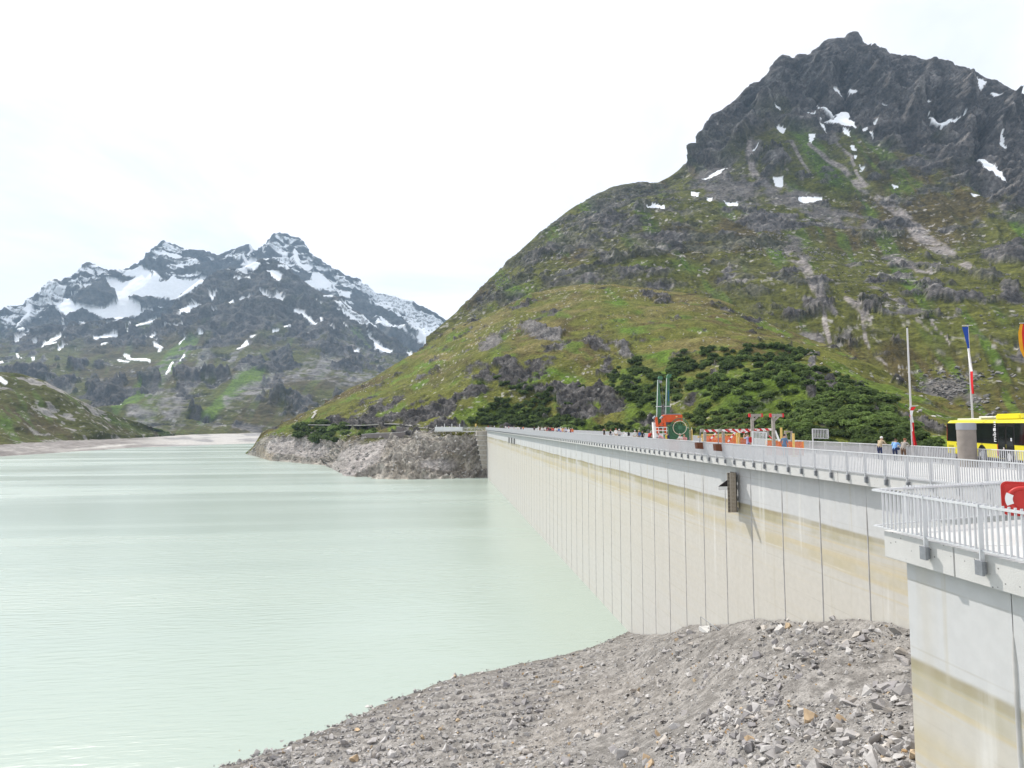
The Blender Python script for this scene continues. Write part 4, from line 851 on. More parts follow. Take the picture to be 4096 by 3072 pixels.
RNP = [mesh_np(m_) for m_ in ROCKS]
def rotm(ax, ay, az):
    ca, sa, cb, sb, cc, sc_ = np.cos(ax), np.sin(ax), np.cos(ay), np.sin(ay), np.cos(az), np.sin(az)
    M = np.empty((len(ax), 3, 3))
    M[:, 0, 0] = cb * cc; M[:, 0, 1] = sa * sb * cc - ca * sc_; M[:, 0, 2] = ca * sb * cc + sa * sc_
    M[:, 1, 0] = cb * sc_; M[:, 1, 1] = sa * sb * sc_ + ca * cc; M[:, 1, 2] = ca * sb * sc_ - sa * cc
    M[:, 2, 0] = -sb; M[:, 2, 1] = sa * cb; M[:, 2, 2] = ca * cb; return M
def scatter(parts, pos, scl, ax, ay, az, col):
    """many low-poly pieces merged into one mesh with a colour each"""
    V, T, C = [], [], []; b = 0; which = RNG.integers(0, len(parts), len(pos)); M = rotm(ax, ay, az) * scl[:, None, None]
    for k_, (v, t) in enumerate(parts):
        s_ = np.where(which == k_)[0]
        if not len(s_): continue
        W = np.einsum('nij,vj->nvi', M[s_], v) + pos[s_][:, None]
        V.append(W.reshape(-1, 3)); T.append((t[None] + (np.arange(len(s_)) * len(v))[:, None, None]).reshape(-1, t.shape[1]) + b); b += len(s_) * len(v)
        C.append(np.repeat(col[s_], len(v), 0))
    return np.concatenate(V), np.concatenate(T), np.concatenate(C)
def stone_cols(n_):
    base = np.array([(.34, .325, .312), (.44, .42, .405), (.25, .237, .23), (.37, .345, .32), (.19, .184, .184), (.40, .31, .21), (.36, .24, .13)])
    pk = RNG.choice(7, n_, p=[.33, .25, .19, .13, .06, .03, .01]); return base[pk] * RNG.uniform(.82, 1.15, (n_, 1))
# denser and bigger stones along the water side, in drifts elsewhere
def sample_stones(n_):
    out = []; got = 0
    while got < n_:
        px = RNG.uniform(850, 3640, n_ * 2); py = 2460 + (3110 - 2460) * RNG.random(n_ * 2)
        # pick ground points seen at these photograph positions by marching the height field
        d = F_ + R_ * ((px - CX) / FPX)[:, None] + U_ * ((CY - py) / FPX)[:, None]; hit = np.full(len(px), -1.0)
        t = 11.0
        while t < 76:
            Pq = EYE + d * t; zz_ = MZ0(Pq[:, :2]); nw = (hit < 0) & (Pq[:, 2] < zz_); hit[nw] = t; t *= 1.03
        ok = hit > 0; Pq = EYE + d * hit[:, None]; ok &= (Pq[:, 0] < 21.8) & (Pq[:, 0] > -23) & (Pq[:, 1] > 9.5) & (Pq[:, 1] < 79)
        Pq = Pq[ok][:, :2]; Pq = Pq + RNG.uniform(-.4, .4, Pq.shape); out.append(Pq); got += len(Pq)
    return np.concatenate(out)[:n_]
SQ = sample_stones(27000)
dist = np.hypot(SQ[:, 0], SQ[:, 1])
cl = fbm(np.c_[SQ, SQ[:, 0] * 0], 3.5, 3, 721)
wz = MZ0(SQ)
rim = np.clip(1 - wz / 5.0, 0, 1)
prob = np.clip(.25 + 1.6 * (cl - .42) + .55 * rim, .06, 1); keep = RNG.random(len(SQ)) < prob
SQ = SQ[keep]; cl = cl[keep]; rim = rim[keep]
size = .055 + .13 * RNG.random(len(SQ)) ** 2.6 + .42 * RNG.random(len(SQ)) ** 14 + .09 * rim * RNG.random(len(SQ)) + .18 * np.clip(cl - .55, 0, 1)
# the coarse blocks in the gully by the platform wall
nb_ = 240; bx_ = RNG.normal(10.2, .9, nb_); by_ = RNG.uniform(14.5, 24, nb_)
SQ = np.r_[SQ, np.c_[bx_, by_]]; size = np.r_[size, RNG.uniform(.10, .36, nb_)]
size = size * 1.22
pos = np.c_[SQ, mound_z(SQ)]; pos[:, 2] += size * .10
vis = size / np.linalg.norm(pos - EYE, axis=1); pj = project(pos)
inside = (pj[0] > 0) & (pj[0] < 3640) & (pj[1] < 3060) & (SQ[:, 0] < 21.3)
order = np.argsort(-np.where(inside, vis, 0)); big, small = order[:300], order[300:]
SM = [mat('stone_' + nm, c_, .92, noise=.16, nscale=4, bump=.5, bscale=12, rand=.18) for nm, c_ in (('grey', (.35, .33, .32)), ('pale', (.44, .42, .405)), ('dark', (.25, .235, .235)), ('rust', (.38, .28, .18)), ('tan', (.39, .355, .32)))]
for m_ in ROCKS: m_.materials.append(SM[0])
RS = random.Random(5)
for i_ in big:
    o = link('stone', RS.choice(ROCKS), gb, pos[i_]); s_ = size[i_] * 1.1; o.scale = (s_, s_ * RS.uniform(.75, 1.1), s_ * RS.uniform(.8, 1.3)); o.rotation_euler = (RS.uniform(-.6, .6), RS.uniform(-.6, .6), RS.uniform(0, 6.3))
    o.material_slots[0].link = 'OBJECT'; o.material_slots[0].material = RS.choices(SM, [7, 5, 3, .6, 2.5])[0]
ns = len(small)
V, T_, C_ = scatter(RNP, pos[small], size[small], RNG.uniform(-.7, .7, ns), RNG.uniform(-.7, .7, ns), RNG.uniform(0, 6.3, ns), stone_cols(ns))
me = tri_mesh('stones', V, T_, C_); o = link('small_stones', me, gb); me.materials.append(terrain_mat('small_stone_surface', .3, .06, .12, .18, .5, .02)); o['kind'] = 'stuff'

# ================================================================== SHRUBS AND BOULDERS ON THE SLOPES
leafm = bpy.data.materials.new('alder_leaves'); leafm.use_nodes = True
n, l = leafm.node_tree.nodes, leafm.node_tree.links; p = n['Principled BSDF']; p.inputs['Roughness'].default_value = .75; p.inputs['Specular IOR Level'].default_value = .2
oi = n.new('ShaderNodeObjectInfo'); a_ = n.new('ShaderNodeAttribute'); a_.attribute_name = 'Col'
mr = n.new('ShaderNodeMapRange'); mr.inputs[3].default_value = .7; mr.inputs[4].default_value = 1.35; l.new(oi.outputs['Random'], mr.inputs[0])
vm = n.new('ShaderNodeVectorMath'); vm.operation = 'SCALE'; l.new(a_.outputs['Color'], vm.inputs[0]); l.new(mr.outputs[0], vm.inputs['Scale']); l.new(vm.outputs[0], p.inputs['Base Color'])
tl_ = n.new('ShaderNodeBsdfTranslucent'); l.new(vm.outputs[0], tl_.inputs['Color']); ms_ = n.new('ShaderNodeMixShader'); ms_.inputs[0].default_value = .5
l.new(p.outputs[0], ms_.inputs[1]); l.new(tl_.outputs[0], ms_.inputs[2]); l.new(ms_.outputs[0], n['Material Output'].inputs['Surface'])
def shrub_np(seed, nl=230, size=.16):
    """leaf tufts through a lumpy crown about 1 m across, plus a few stems"""
    r = np.random.default_rng(seed); k = 6
    cen = np.c_[r.uniform(-.34, .34, k), r.uniform(-.34, .34, k), r.uniform(.22, .5, k)]; rad = r.uniform(.2, .34, k)
    w = r.integers(0, k, nl); d = r.normal(size=(nl, 3)); d /= np.linalg.norm(d, axis=1, keepdims=True); d[:, 2] = np.abs(d[:, 2]) * .9 - .25
    pos = cen[w] + d * (rad[w] * r.uniform(.72, 1.05, nl))[:, None]; pos[:, 2] = np.maximum(pos[:, 2], .02)
    nrm = d + r.normal(size=(nl, 3)) * .45 + np.array([0, 0, .45]); nrm /= np.linalg.norm(nrm, axis=1, keepdims=True)
    t = np.cross(nrm, r.normal(size=(nl, 3))); t /= np.linalg.norm(t, axis=1, keepdims=True); b = np.cross(nrm, t)
    s = size * r.uniform(.6, 1.25, nl)[:, None]
    V = np.stack([pos - t * s * .9, pos + b * s * .55 + nrm * s * .15, pos + t * s * .9, pos - b * s * .55 + nrm * s * .15], 1).reshape(-1, 3)
    T = np.arange(nl * 4).reshape(-1, 4)
    hue = r.uniform(.7, 1.25, nl); g = np.array((.150, .212, .060))[None] * hue[:, None]; g = g + (r.random(nl) < .2)[:, None] * np.array((.02, .025, .004))
    C = np.repeat(g, 4, 0)
    sv, st = [], []; b0 = len(V)
    for i_ in range(4):
        a = r.uniform(0, 6.3); e = np.array([math.cos(a) * .3, math.sin(a) * .3, .5]); q = np.array([.02, .0, 0]); q2 = np.array([0, .02, 0])
        o0 = b0 + len(sv); sv += [-q, q, e * 1.0 + q2 * .4, e - q2 * .4]; st.append([o0, o0 + 1, o0 + 2, o0 + 3])
    V = np.r_[V, np.array(sv)]; T = np.r_[T, np.array(st)]; C = np.r_[C, np.tile((.06, .045, .03), (16, 1))]
    return V, T, C
SHN = [shrub_np(900 + i_) for i_ in range(8)]
SHM = []
for v, t, c_ in SHN:
    m_ = tri_mesh('shrub', v, t, c_); m_.materials.append(leafm); SHM.append(m_)
HP, HN, HX, HY, HROCK, HT = HILL
def inpoly(x, y, pts):
    I = np.zeros(len(x), bool)
    for (x0, y0), (x1, y1) in zip(pts, pts[1:] + pts[:1]):
        I ^= ((y0 > y) != (y1 > y)) & (x < (x1 - x0) * (y - y0) / (y1 - y0 + 1e-9) + x0)
    return I
wv = np.hypot(HP[:, 0], HP[:, 1])
sx = HX + (fbm(HP, 25, 3, 801) - .5) * 150; sy = HY + (fbm(HP, 25, 3, 803) - .5) * 110
dens = np.zeros(len(HP))
for pts, dv in [([(2640,1500),(2700,1425),(2850,1400),(3000,1408),(3200,1425),(3330,1475),(3450,1545),(3560,1640),(3700,1760),(3720,1800),(2700,1800),(2620,1700),(2680,1600)], 1.0),
                ([(1880,1640),(1960,1590),(2100,1600),(2180,1640),(2150,1720),(1880,1720)], 1.0), ([(2180,1620),(2360,1560),(2400,1600),(2250,1650),(2200,1720),(2160,1720)], .5), ([(1900,1480),(2100,1500),(2330,1560),(2220,1640),(1950,1590)], .55),
                ([(2440,1500),(2680,1500),(2700,1790),(2480,1760),(2520,1640)], .8), ([(2100,1690),(2560,1690),(2560,1790),(2100,1770)], 1.0), ([(2300,1480),(2600,1440),(2600,1520),(2400,1560)], .14)]:
    dens = np.maximum(dens, inpoly(sx, sy, pts) * dv)
dens *= np.where(HROCK > .6, .22, 1) * (HT > 2.2) * (HT < 5.5) * (HX > 1880)
clump = fbm(HP, 14, 3, 811); dens *= sstep(clump, .34, .52) * .8 + .2
area = (wv / 60.0) ** 1.0
pr = dens * area; pr /= pr.sum()
shore_sh = inpoly(sx, sy, [(1165,1722),(1240,1700),(1330,1705),(1420,1712),(1480,1722),(1470,1748),(1330,1752),(1220,1752),(1170,1748)]) * (HX < 1600) * (HT > 1.7) * (HT < 4)
ps = shore_sh / max(shore_sh.sum(), 1)
idx = np.r_[RNG.choice(len(HP), 1100, p=pr, replace=False), RNG.choice(len(HP), 70, p=ps, replace=False)]
ssz = np.r_[RNG.uniform(2.6, 4.8, 1100), RNG.uniform(3.5, 6.0, 70)] * np.clip(.72 + wv[idx] / 900, .8, 1.3)
vis = ssz / wv[idx] * np.where((HX[idx] > 0) & (HX[idx] < 4090) & (HY[idx] < 1760), 1, .1)
od = np.argsort(-vis); RS = random.Random(9)
for i_ in od[:300]:
    k = idx[i_]; o = link('alder_shrub', RS.choice(SHM)); s_ = ssz[i_]; o.location = HP[k] - np.array([0, 0, .08 * s_]); o.scale = (s_, s_, s_ * RS.uniform(.7, .95)); o.rotation_euler = (0, 0, RS.uniform(0, 6.3))
    on_shore = HX[k] < 1700
    hx, hy = HX[k], HY[k]; sz_ = 'small' if s_ < 3.6 else ('middling' if s_ < 4.6 else 'large')
    if on_shore: lb_, gp_ = sz_ + ' rounded green shrub on the bank above the lake, left of the dam', 'green shrubs on the lake bank'
    else:
        wh_ = 'among cliffs at the far dam end' if hx < 2250 else 'by the dark cliff left of the winch' if hx < 2600 else 'straight behind the winch masts' if hx < 2800 else 'between winch masts and timber gallows' if hx < 2980 else 'behind the timber gallows' if hx < 3150 else 'behind the tall gate panel' if hx < 3330 else 'left of the bare flagpole'
        lb_ = sz_ + ' dark green shrub ' + wh_ + (', high on the slope' if hy < 1520 else ', low on the slope' if hy > 1640 else ', halfway up the slope'); gp_ = 'green shrubs ' + wh_
    tag(o, lb_, 'shrub', gp_)
rs_ = od[300:]; k = idx[rs_]
V, T_, C_ = scatter([(v, t) for v, t, c_ in SHN], HP[k] - np.c_[np.zeros((len(k), 2)), .08 * ssz[rs_]], ssz[rs_], np.zeros(len(k)), np.zeros(len(k)), RNG.uniform(0, 6.3, len(k)), np.array((.142, .205, .060))[None] * RNG.uniform(.75, 1.25, (len(k), 1)))
me = tri_mesh('shrubs', V, T_, C_ * RNG.uniform(.75, 1.2, (len(C_) // 4, 1)).repeat(4, 0)); me.materials.append(leafm); o = link('far_shrubs', me)
tag(o, 'mass of smaller green shrubs scattered over the hillside', 'shrubs', kind='stuff')
# loose boulders lying on the slopes
def boulders(name, label, G, n_, w, smin, smax, colr):
    Pb, Nb = G[0], G[1]; w = w / w.sum(); k = RNG.choice(len(Pb), n_, p=w); s_ = smin + (smax - smin) * RNG.random(n_) ** 3
    V, T_, C_ = scatter(RNP, Pb[k] + np.c_[np.zeros((n_, 2)), s_ * .12], s_, RNG.uniform(-.6, .6, n_), RNG.uniform(-.6, .6, n_), RNG.uniform(0, 6.3, n_), np.array(colr)[None] * RNG.uniform(.7, 1.25, (n_, 1)))
    me = tri_mesh(name, V, T_, C_); me.materials.append(MATS_STONE); o = link(name, me); tag(o, label, 'boulders', kind='stuff')
MATS_STONE = terrain_mat('boulder_surface', 1.5, .4, .12, .18, .4, .05)
Pm, Nm, Xm, Ym, rm_, snm = MTN
bw = (fbm(Pm, 60, 3, 821) > .5) * (Ym > 560) * (1 - snm) * np.hypot(Pm[:, 0], Pm[:, 1]) * (.3 + np.exp(-(((Xm - 3820) / 130) ** 2 + ((Ym - 1560) / 70) ** 2)) * 12 + np.exp(-(((Xm - 3250) / 100) ** 2 + ((Ym - 1350) / 30) ** 2)) * 14 + np.exp(-(((Xm - 3200) / 200) ** 2 + ((Ym - 950) / 120) ** 2)) * 2)
boulders('mountain_boulders', 'pale boulders strewn over the mountain slope', MTN, 5200, bw * (rm_ < .7), .9, 3.6, (.21, .20, .19))
bw = (.12 * (fbm(HP, 30, 3, 823) > .52) * (HY < 1690) + ((HT > 1.05) & (HT < 2.5) & (HX < 1960)) * 1.0) * wv
boulders('bank_boulders', 'grey boulders and slabs strewn over the lake bank and hill', HILL, 2600, bw, .5, 1.9, (.38, .36, .335))

# ================================================================== THINGS AT THE FAR END OF THE DAM
parw = mat('parapet_white', (.66, .66, .65), .85, noise=.05, nscale=.5)
def hill_z(px, r0):
    """height of the hill surface near a horizontal position"""
    a = azte(px, 1695)[0]; q = np.array([math.sin(a) * r0, math.cos(a) * r0]); d = (HP[:, 0] - q[0]) ** 2 + (HP[:, 1] - q[1]) ** 2; i_ = np.argmin(d); return q[0], q[1], HP[i_, 2]
# white parapet of the approach road beyond the dam
A = Vector((XE - .1, Y1 + 4.5, 0)); B = Vector((*at(1740, 1714, 1, 287.0)[:2], 0)); A2 = Vector((*at(1898, 1714, 1, 273.5)[:2], 0)); Cc = Vector((*at(1850, 1714, 1, 277)[:2], 0))
root = empty('road_parapet', (B.x, B.y, 20.5), 0, 'white road parapet wall with posts beyond the far end of the dam', 'parapet')
d = (Cc - B).normalized(); inv = Matrix.Translation((-B.x, -B.y, -20.5))
o = MB().m(parw).bar((B.x, B.y, 21.6), (Cc.x, Cc.y, 21.6), .4, 1.8).build('wall', root); o.matrix_parent_inverse = inv
o = MB().m(slabm).bar((B.x, B.y, 20.5), (XE + 1, Y1 + 5, 20.5), 1.4, .5).build('road_slab', root); o.matrix_parent_inverse = inv
for f_ in (.05, .35, .62, .9):
    q = B.lerp(Cc, f_); o = MB().m(parw).box(q.x - .16, q.x + .16, q.y - .16, q.y + .16, 20.6, 24.0 if f_ > .3 else 23.4).build('post', root); o.matrix_parent_inverse = inv
railing('approach_railing', 'short grey railing between the road parapet and the far end of the dam', (Cc.x, Cc.y), (XE + .2, Y1 + 4), .5, 2.0, 12, ZD - .2, 60, False, h=1.3)
q = at(1856, 1700, 1, 275.5)
lp = empty('lamp_post', (q[0], q[1], 20.9), 0, 'slim dark post on the road beyond the far end of the dam', 'post')
MB().m(steel2).tube([(0, 0, 0), (0, 0, 4.4)], .09).build('pole', lp); MB().m(steel2).box(-.2, .2, -.2, .2, 4.4, 4.55).build('cap', lp)
# retaining wall on the bank, curved
rw = mat('retaining_concrete', (.20, .175, .165), .92, noise=.15, nscale=.4, bump=.3, bscale=3)
pts = [(1448, 1738, 1756, 326), (1490, 1735, 1759, 322), (1530, 1733, 1762, 318), (1570, 1732, 1761, 313), (1600, 1730, 1750, 311), (1622, 1727, 1738, 310)]
top, bot = [], []
for px, y0_, y1_, r0 in pts:
    a, te = azte(px, y0_); a2, te2 = azte(px, y1_)
    top.append(Vector((math.sin(a) * r0, math.cos(a) * r0, 24 + te * r0))); bot.append(Vector((math.sin(a) * r0, math.cos(a) * r0, 24 + te2 * r0 - 3)))
rt = empty('retaining_wall', bot[0], 0, 'curved grey concrete retaining wall on the stony lake bank', 'wall'); inv = Matrix.Translation(-bot[0])
mb = MB().m(rw); cp = MB().m(slabm)
for i_ in range(len(pts) - 1):
    dd = (top[i_ + 1] - top[i_]); nrm_ = Vector((dd.y, -dd.x, 0)).normalized() * -.5
    f0, f1, b0, b1 = bot[i_], bot[i_ + 1], top[i_], top[i_ + 1]
    mb.add([f0, f1, b1, b0, f0 - nrm_, f1 - nrm_, b1 - nrm_, b0 - nrm_], [(0, 1, 2, 3), (7, 6, 5, 4), (3, 2, 6, 7), (0, 3, 7, 4), (1, 5, 6, 2)])
    cp.bar(b0 + Vector((0, 0, .12)), b1 + Vector((0, 0, .12)), .9, .22)
o = mb.build('wall', rt); o.matrix_parent_inverse = inv; o = cp.build('coping', rt); o.matrix_parent_inverse = inv
a, te = azte(1600, 1722); r0 = 321; z0 = 24 + te * r0
hw = empty('gate_house', (math.sin(a) * r0, math.cos(a) * r0, z0 - 4), -a, 'small grey concrete housing above the retaining wall', 'housing')
MB().m(rw).prism([(-1.9, 0, 0), (3.4, 0, 0), (3.4, 0, 3.0), (.9, 0, 5.6), (-1.9, 0, 6.3)], (0, 2.5, 0)).build('body', hw); MB().m(slabm).bar((-2.0, 1.2, 6.42), (.95, 1.2, 5.68), 2.7, .16).build('roof', hw)
# the path across the bank with its light edge
pp = []
for px, py, r0 in [(1240,1699,433),(1300,1700,415),(1380,1701,392),(1450,1702,370),(1500,1699,356),(1550,1695,345),(1600,1697,336),(1650,1703,327),(1690,1710,319),(1735,1714,310)]:
    a, te = azte(px, py); pp.append(Vector((math.sin(a) * r0, math.cos(a) * r0, 24 + te * r0)))
pm = mat('path_gravel', (.42, .40, .36), .95, noise=.12, nscale=.6)
mb = MB().m(pm)
for q0, q1 in zip(pp[:-1], pp[1:]): mb.bar(q0, q1, 3.0, .5)
o = mb.build('path'); o['kind'] = 'structure'
mb = MB().m(pm); tr = [(1247,1690,470),(1262,1678,476),(1255,1668,482),(1268,1658,488),(1262,1648,494),(1264,1640,498)]
tw = []
for px, py, r0 in tr:
    a, te = azte(px, py); x_, y_ = math.sin(a) * r0, math.cos(a) * r0; i_ = np.argmin((HP[:, 0] - x_) ** 2 + (HP[:, 1] - y_) ** 2); tw.append(Vector((x_, y_, HP[i_, 2] + .25)))
for q0, q1 in zip(tw[:-1], tw[1:]): mb.bar(q0, q1, 1.6, .4)
o = mb.build('trail'); o['kind'] = 'structure'
# small concrete ledge with a handrail at the foot of the dam
y = gx(2850, XF - 1.5, 2490); q = at(2835, 2492, 1, 44.0); zl = float(q[2])
lg = empty('concrete_ledge', (q[0], 44, zl), 0, 'small white concrete ledge with a handrail at the foot of the dam behind the gravel', 'ledge')
MB().m(slabm).box(.2, 22.08 - q[0], -1.2, 2.2, -2.2, -.95).build('slab', lg); mb = MB().m(steel2)
for t in (-1.1, .5, 2.1): mb.tube([(22.0 - q[0] - .9, t, -.95), (22.0 - q[0] - .9, t, -.2)], .025, 6)
mb.tube([(22.0 - q[0] - .9, -1.1, -.2), (22.0 - q[0] - .9, 2.1, -.2)], .025, 6).build('handrail', lg)

# ------------------------------------------------------------------ water-level gauge on the lake face
yg = gx(2955, XF, 1960); zt = float(at(2930, 1889, 1, yg)[2]); zb_ = float(at(2940, 2047, 1, yg)[2])
gr = empty('water_gauge', (XF, yg, zb_), 0, 'tall black water level gauge board with pale scale fixed to the dam face', 'gauge')
blk = mat('gauge_black', (.022, .018, .020), .6); scl = mat('gauge_scale', (.42, .37, .30), .7, noise=.1, nscale=6)
H = zt - zb_
MB().m(blk).prism([(-.36, -.30, 0), (-.30, -.30, 0), (-.30, .55, 0), (-.36, .55, 0)], (0, 0, H)).box(-.36, -.30, -.30, -.28, 0, H).build('side_plate', gr)
MB().m(scl).box(-1.02, -.37, -.30, -.26, 0, H).build('scale_board', gr)
mb = MB().m(blk); nt = 29
for i_ in range(nt):
    z = H * (i_ + .25) / nt; mb.box(-1.02, -.86, -.312, -.301, z, z + H / nt * .52)
mb.build('graduation_marks', gr)
mb = MB().m(mat('gauge_print', (.16, .12, .09), .7))
for i_ in range(nt):
    z = H * (i_ + .25) / nt
    for x0 in (-.72, -.60, -.49): mb.box(x0, x0 + .07, -.310, -.301, z + .01, z + H / nt * .45)
mb.build('numerals', gr)
zp = H * .64
MB().m(blk).prism([(-1.03, -.30, zp + .04), (-1.72, -.30, zp + .04), (-1.03, -.30, zp + .5)], (0, .06, 0)).build('pointer', gr)
MB().m(white).box(-1.75, -1.04, -.30, -.25, zp - .22, zp + .03).build('pointer_sign', gr)
for i_ in range(4):
    z = H * (.06 + .29 * i_)
    mb = MB().m(blk).box(-.30, -.2, .2, .34, z - .08, z + .08).m(steel2).tube([(-.2, .27, z), (-.04, .27, z)], .03, 6).m(steel).tube([(-.05, .27, z), (0, .27, z)], .16, 12)
    mb.build('wall_mount', gr)

# ================================================================== PEOPLE
skin_m = [mat('skin_a', (.50, .30, .22), .6), mat('skin_b', (.42, .25, .18), .6)]
CL = {}
def cloth(nm):
    T = {'white': (.72, .71, .69), 'red': (.48, .03, .03), 'dark': (.03, .03, .035), 'blue': (.08, .17, .42), 'navy': (.025, .035, .09), 'light blue': (.22, .40, .72), 'orange': (.60, .16, .04), 'yellow': (.62, .45, .06), 'grey': (.25, .25, .26), 'beige': (.42, .33, .22), 'brown': (.13, .08, .055), 'pink': (.60, .30, .30), 'pale grey': (.45, .44, .43), 'green': (.08, .16, .06), 'lavender': (.42, .42, .60), 'denim blue': (.12, .19, .30), 'striped grey': (.30, .27, .24), 'light orange': (.70, .34, .16), 'purple': (.2, .1, .35), 'tan': (.36, .26, .17), 'black': (.012, .012, .014), 'checked white': (.55, .56, .52), 'maroon': (.2, .03, .05)}
    return mat('cloth_' + nm.replace(' ', '_'), T[nm], .85, noise=.12, nscale=9)
HAIR = {'grey': (.45, .44, .43), 'white': (.68, .67, .65), 'dark': (.025, .02, .018), 'brown': (.09, .05, .03), 'auburn': (.20, .08, .035), 'white cap': (.75, .75, .74), 'red cap': (.5, .04, .04), 'straw hat': (.55, .42, .22)}
def hairm(nm): return mat('hair_' + nm.replace(' ', '_'), HAIR[nm], .8)
BODY = {}
def body(pose):
    """one continuous skinned figure, 1.7 m tall, facing +Y; material slots: skin, top, trousers, shoes"""
    if pose in BODY: return BODY[pose]
    J = {'pel': ((0, 0, .93), (.155, .115)), 'wai': ((0, .0, 1.08), (.14, .105)), 'che': ((0, .01, 1.27), (.165, .12)), 'nek': ((0, .0, 1.44), (.06, .06)), 'hb': ((0, .015, 1.52), (.075, .085)), 'hd': ((0, .02, 1.60), (.082, .098)), 'ht': ((0, .015, 1.67), (.06, .07))}
    for s_, k in ((-1, 'l'), (1, 'r')):
        J.update({k + 'hp': ((s_ * .09, 0, .86), (.095, .10)), k + 'kn': ((s_ * .10, .015, .48), (.062, .065)), k + 'an': ((s_ * .105, -.01, .09), (.042, .045)), k + 'to': ((s_ * .12, .13, .035), (.04, .028)), k + 'sh': ((s_ * .185, 0, 1.385), (.062, .065)), k + 'el': ((s_ * .25, -.02, 1.12), (.045, .047)), k + 'wr': ((s_ * .24, .10, .90), (.032, .034)), k + 'ha': ((s_ * .23, .14, .82), (.035, .02))})
    def mv(k, d): J[k] = (tuple(a + b for a, b in zip(J[k][0], d)), J[k][1])
    def sw(k, q): J[k] = (q, J[k][1])
    if pose == 'lean':                      # forearms resting on a rail in front
        for k in ('che', 'nek', 'hb', 'hd', 'ht', 'lsh', 'rsh'): mv(k, (0, .14, -.05))
        for k in ('nek', 'hb', 'hd', 'ht'): mv(k, (0, .06, -.03))
        for s_, k in ((-1, 'l'), (1, 'r')): sw(k + 'el', (s_ * .27, .22, 1.12)); sw(k + 'wr', (s_ * .17, .42, 1.12)); sw(k + 'ha', (s_ * .10, .49, 1.12))
        mv('pel', (0, -.06, 0)); mv('lhp', (0, -.04, 0)); mv('rhp', (0, -.04, 0))
    if pose == 'photo':                     # both hands raised to the face
        for s_, k in ((-1, 'l'), (1, 'r')): sw(k + 'el', (s_ * .27, .16, 1.28)); sw(k + 'wr', (s_ * .12, .27, 1.52)); sw(k + 'ha', (s_ * .06, .28, 1.60))
    if pose == 'walk':
        sw('lkn', (-.10, .16, .50)); sw('lan', (-.10, .22, .10)); sw('lto', (-.11, .36, .05)); sw('rkn', (.10, -.06, .48)); sw('ran', (.10, -.28, .12)); sw('rto', (.11, -.17, .035))
        sw('lel', (-.25, -.13, 1.13)); sw('lwr', (-.25, -.08, .90)); sw('lha', (-.24, -.04, .82)); sw('rel', (.25, .06, 1.12)); sw('rwr', (.24, .22, .95)); sw('rha', (.23, .27, .89))
    if pose == 'bend':
        for k, d in (('wai', (0, .05, -.02)), ('che', (0, .26, -.10)), ('nek', (0, .42, -.17)), ('hb', (0, .48, -.20)), ('hd', (0, .52, -.22)), ('ht', (0, .55, -.24)), ('lsh', (0, .36, -.15)), ('rsh', (0, .36, -.15))): mv(k, d)
        for s_, k in ((-1, 'l'), (1, 'r')): sw(k + 'el', (s_ * .24, .44, .98)); sw(k + 'wr', (s_ * .17, .58, .85)); sw(k + 'ha', (s_ * .13, .63, .80))
    names = list(J); ix = {k: i_ for i_, k in enumerate(names)}
    E = [('pel', 'wai'), ('wai', 'che'), ('che', 'nek'), ('nek', 'hb'), ('hb', 'hd'), ('hd', 'ht')]
    for k in 'lr': E += [('pel', k + 'hp'), (k + 'hp', k + 'kn'), (k + 'kn', k + 'an'), (k + 'an', k + 'to'), ('che', k + 'sh'), (k + 'sh', k + 'el'), (k + 'el', k + 'wr'), (k + 'wr', k + 'ha')]
    V = [J[k][0] for k in names]; Ed = [(ix[a], ix[b]) for a, b in E]; Rd = [J[k][1] for k in names]
    for s_, k in ((-1, 'l'), (1, 'r')):      # thumb and four fingers rooted in the palm
        h = Vector(J[k + 'ha'][0]); w = Vector(J[k + 'wr'][0]); d = (h - w).normalized(); side = d.cross(Vector((0, 0, 1)) if abs(d.z) < .9 else Vector((0, 1, 0))).normalized()
        for j, L in enumerate((.075, .085, .08, .065)):
            a = h + side * (j - 1.5) * .019; V.append(tuple(a + d * L)); Ed.append((ix[k + 'ha'], len(V) - 1)); Rd.append((.009, .009))
        V.append(tuple(w + d * .05 + side * .055)); Ed.append((ix[k + 'wr'], len(V) - 1)); Rd.append((.011, .011))
    me = bpy.data.meshes.new('person_' + pose); me.from_pydata(V, Ed, []); ob = bpy.data.objects.new('tmp', me); COL.objects.link(ob)
    sk = ob.modifiers.new('skin', 'SKIN'); sk.use_smooth_shade = True
    if not me.skin_vertices: me.skin_vertices  # layer is made with the modifier
    for i_, v in enumerate(me.skin_vertices[0].data): v.radius = Rd[i_]; v.use_root = (i_ == 0)
    sb = ob.modifiers.new('sub', 'SUBSURF'); sb.levels = 1; sb.render_levels = 1
    dg = bpy.context.evaluated_depsgraph_get(); ev = ob.evaluated_get(dg); out = bpy.data.meshes.new_from_object(ev); out.name = 'person_' + pose
    bpy.data.objects.remove(ob); out.materials.clear()
    for m_ in (skin_m[0], cloth('white'), cloth('navy'), cloth('black')): out.materials.append(m_)
    heads = np.array([J[k][0] for k in ('hb', 'hd', 'ht')]); hands = np.array([V[ix[k]] for k in ('lha', 'rha')] + [V[j] for j in range(len(names), len(V))]); fore = [(np.array(J[k + 'el'][0]), np.array(J[k + 'wr'][0])) for k in 'lr']
    hipz = J['pel'][0][2] - .01
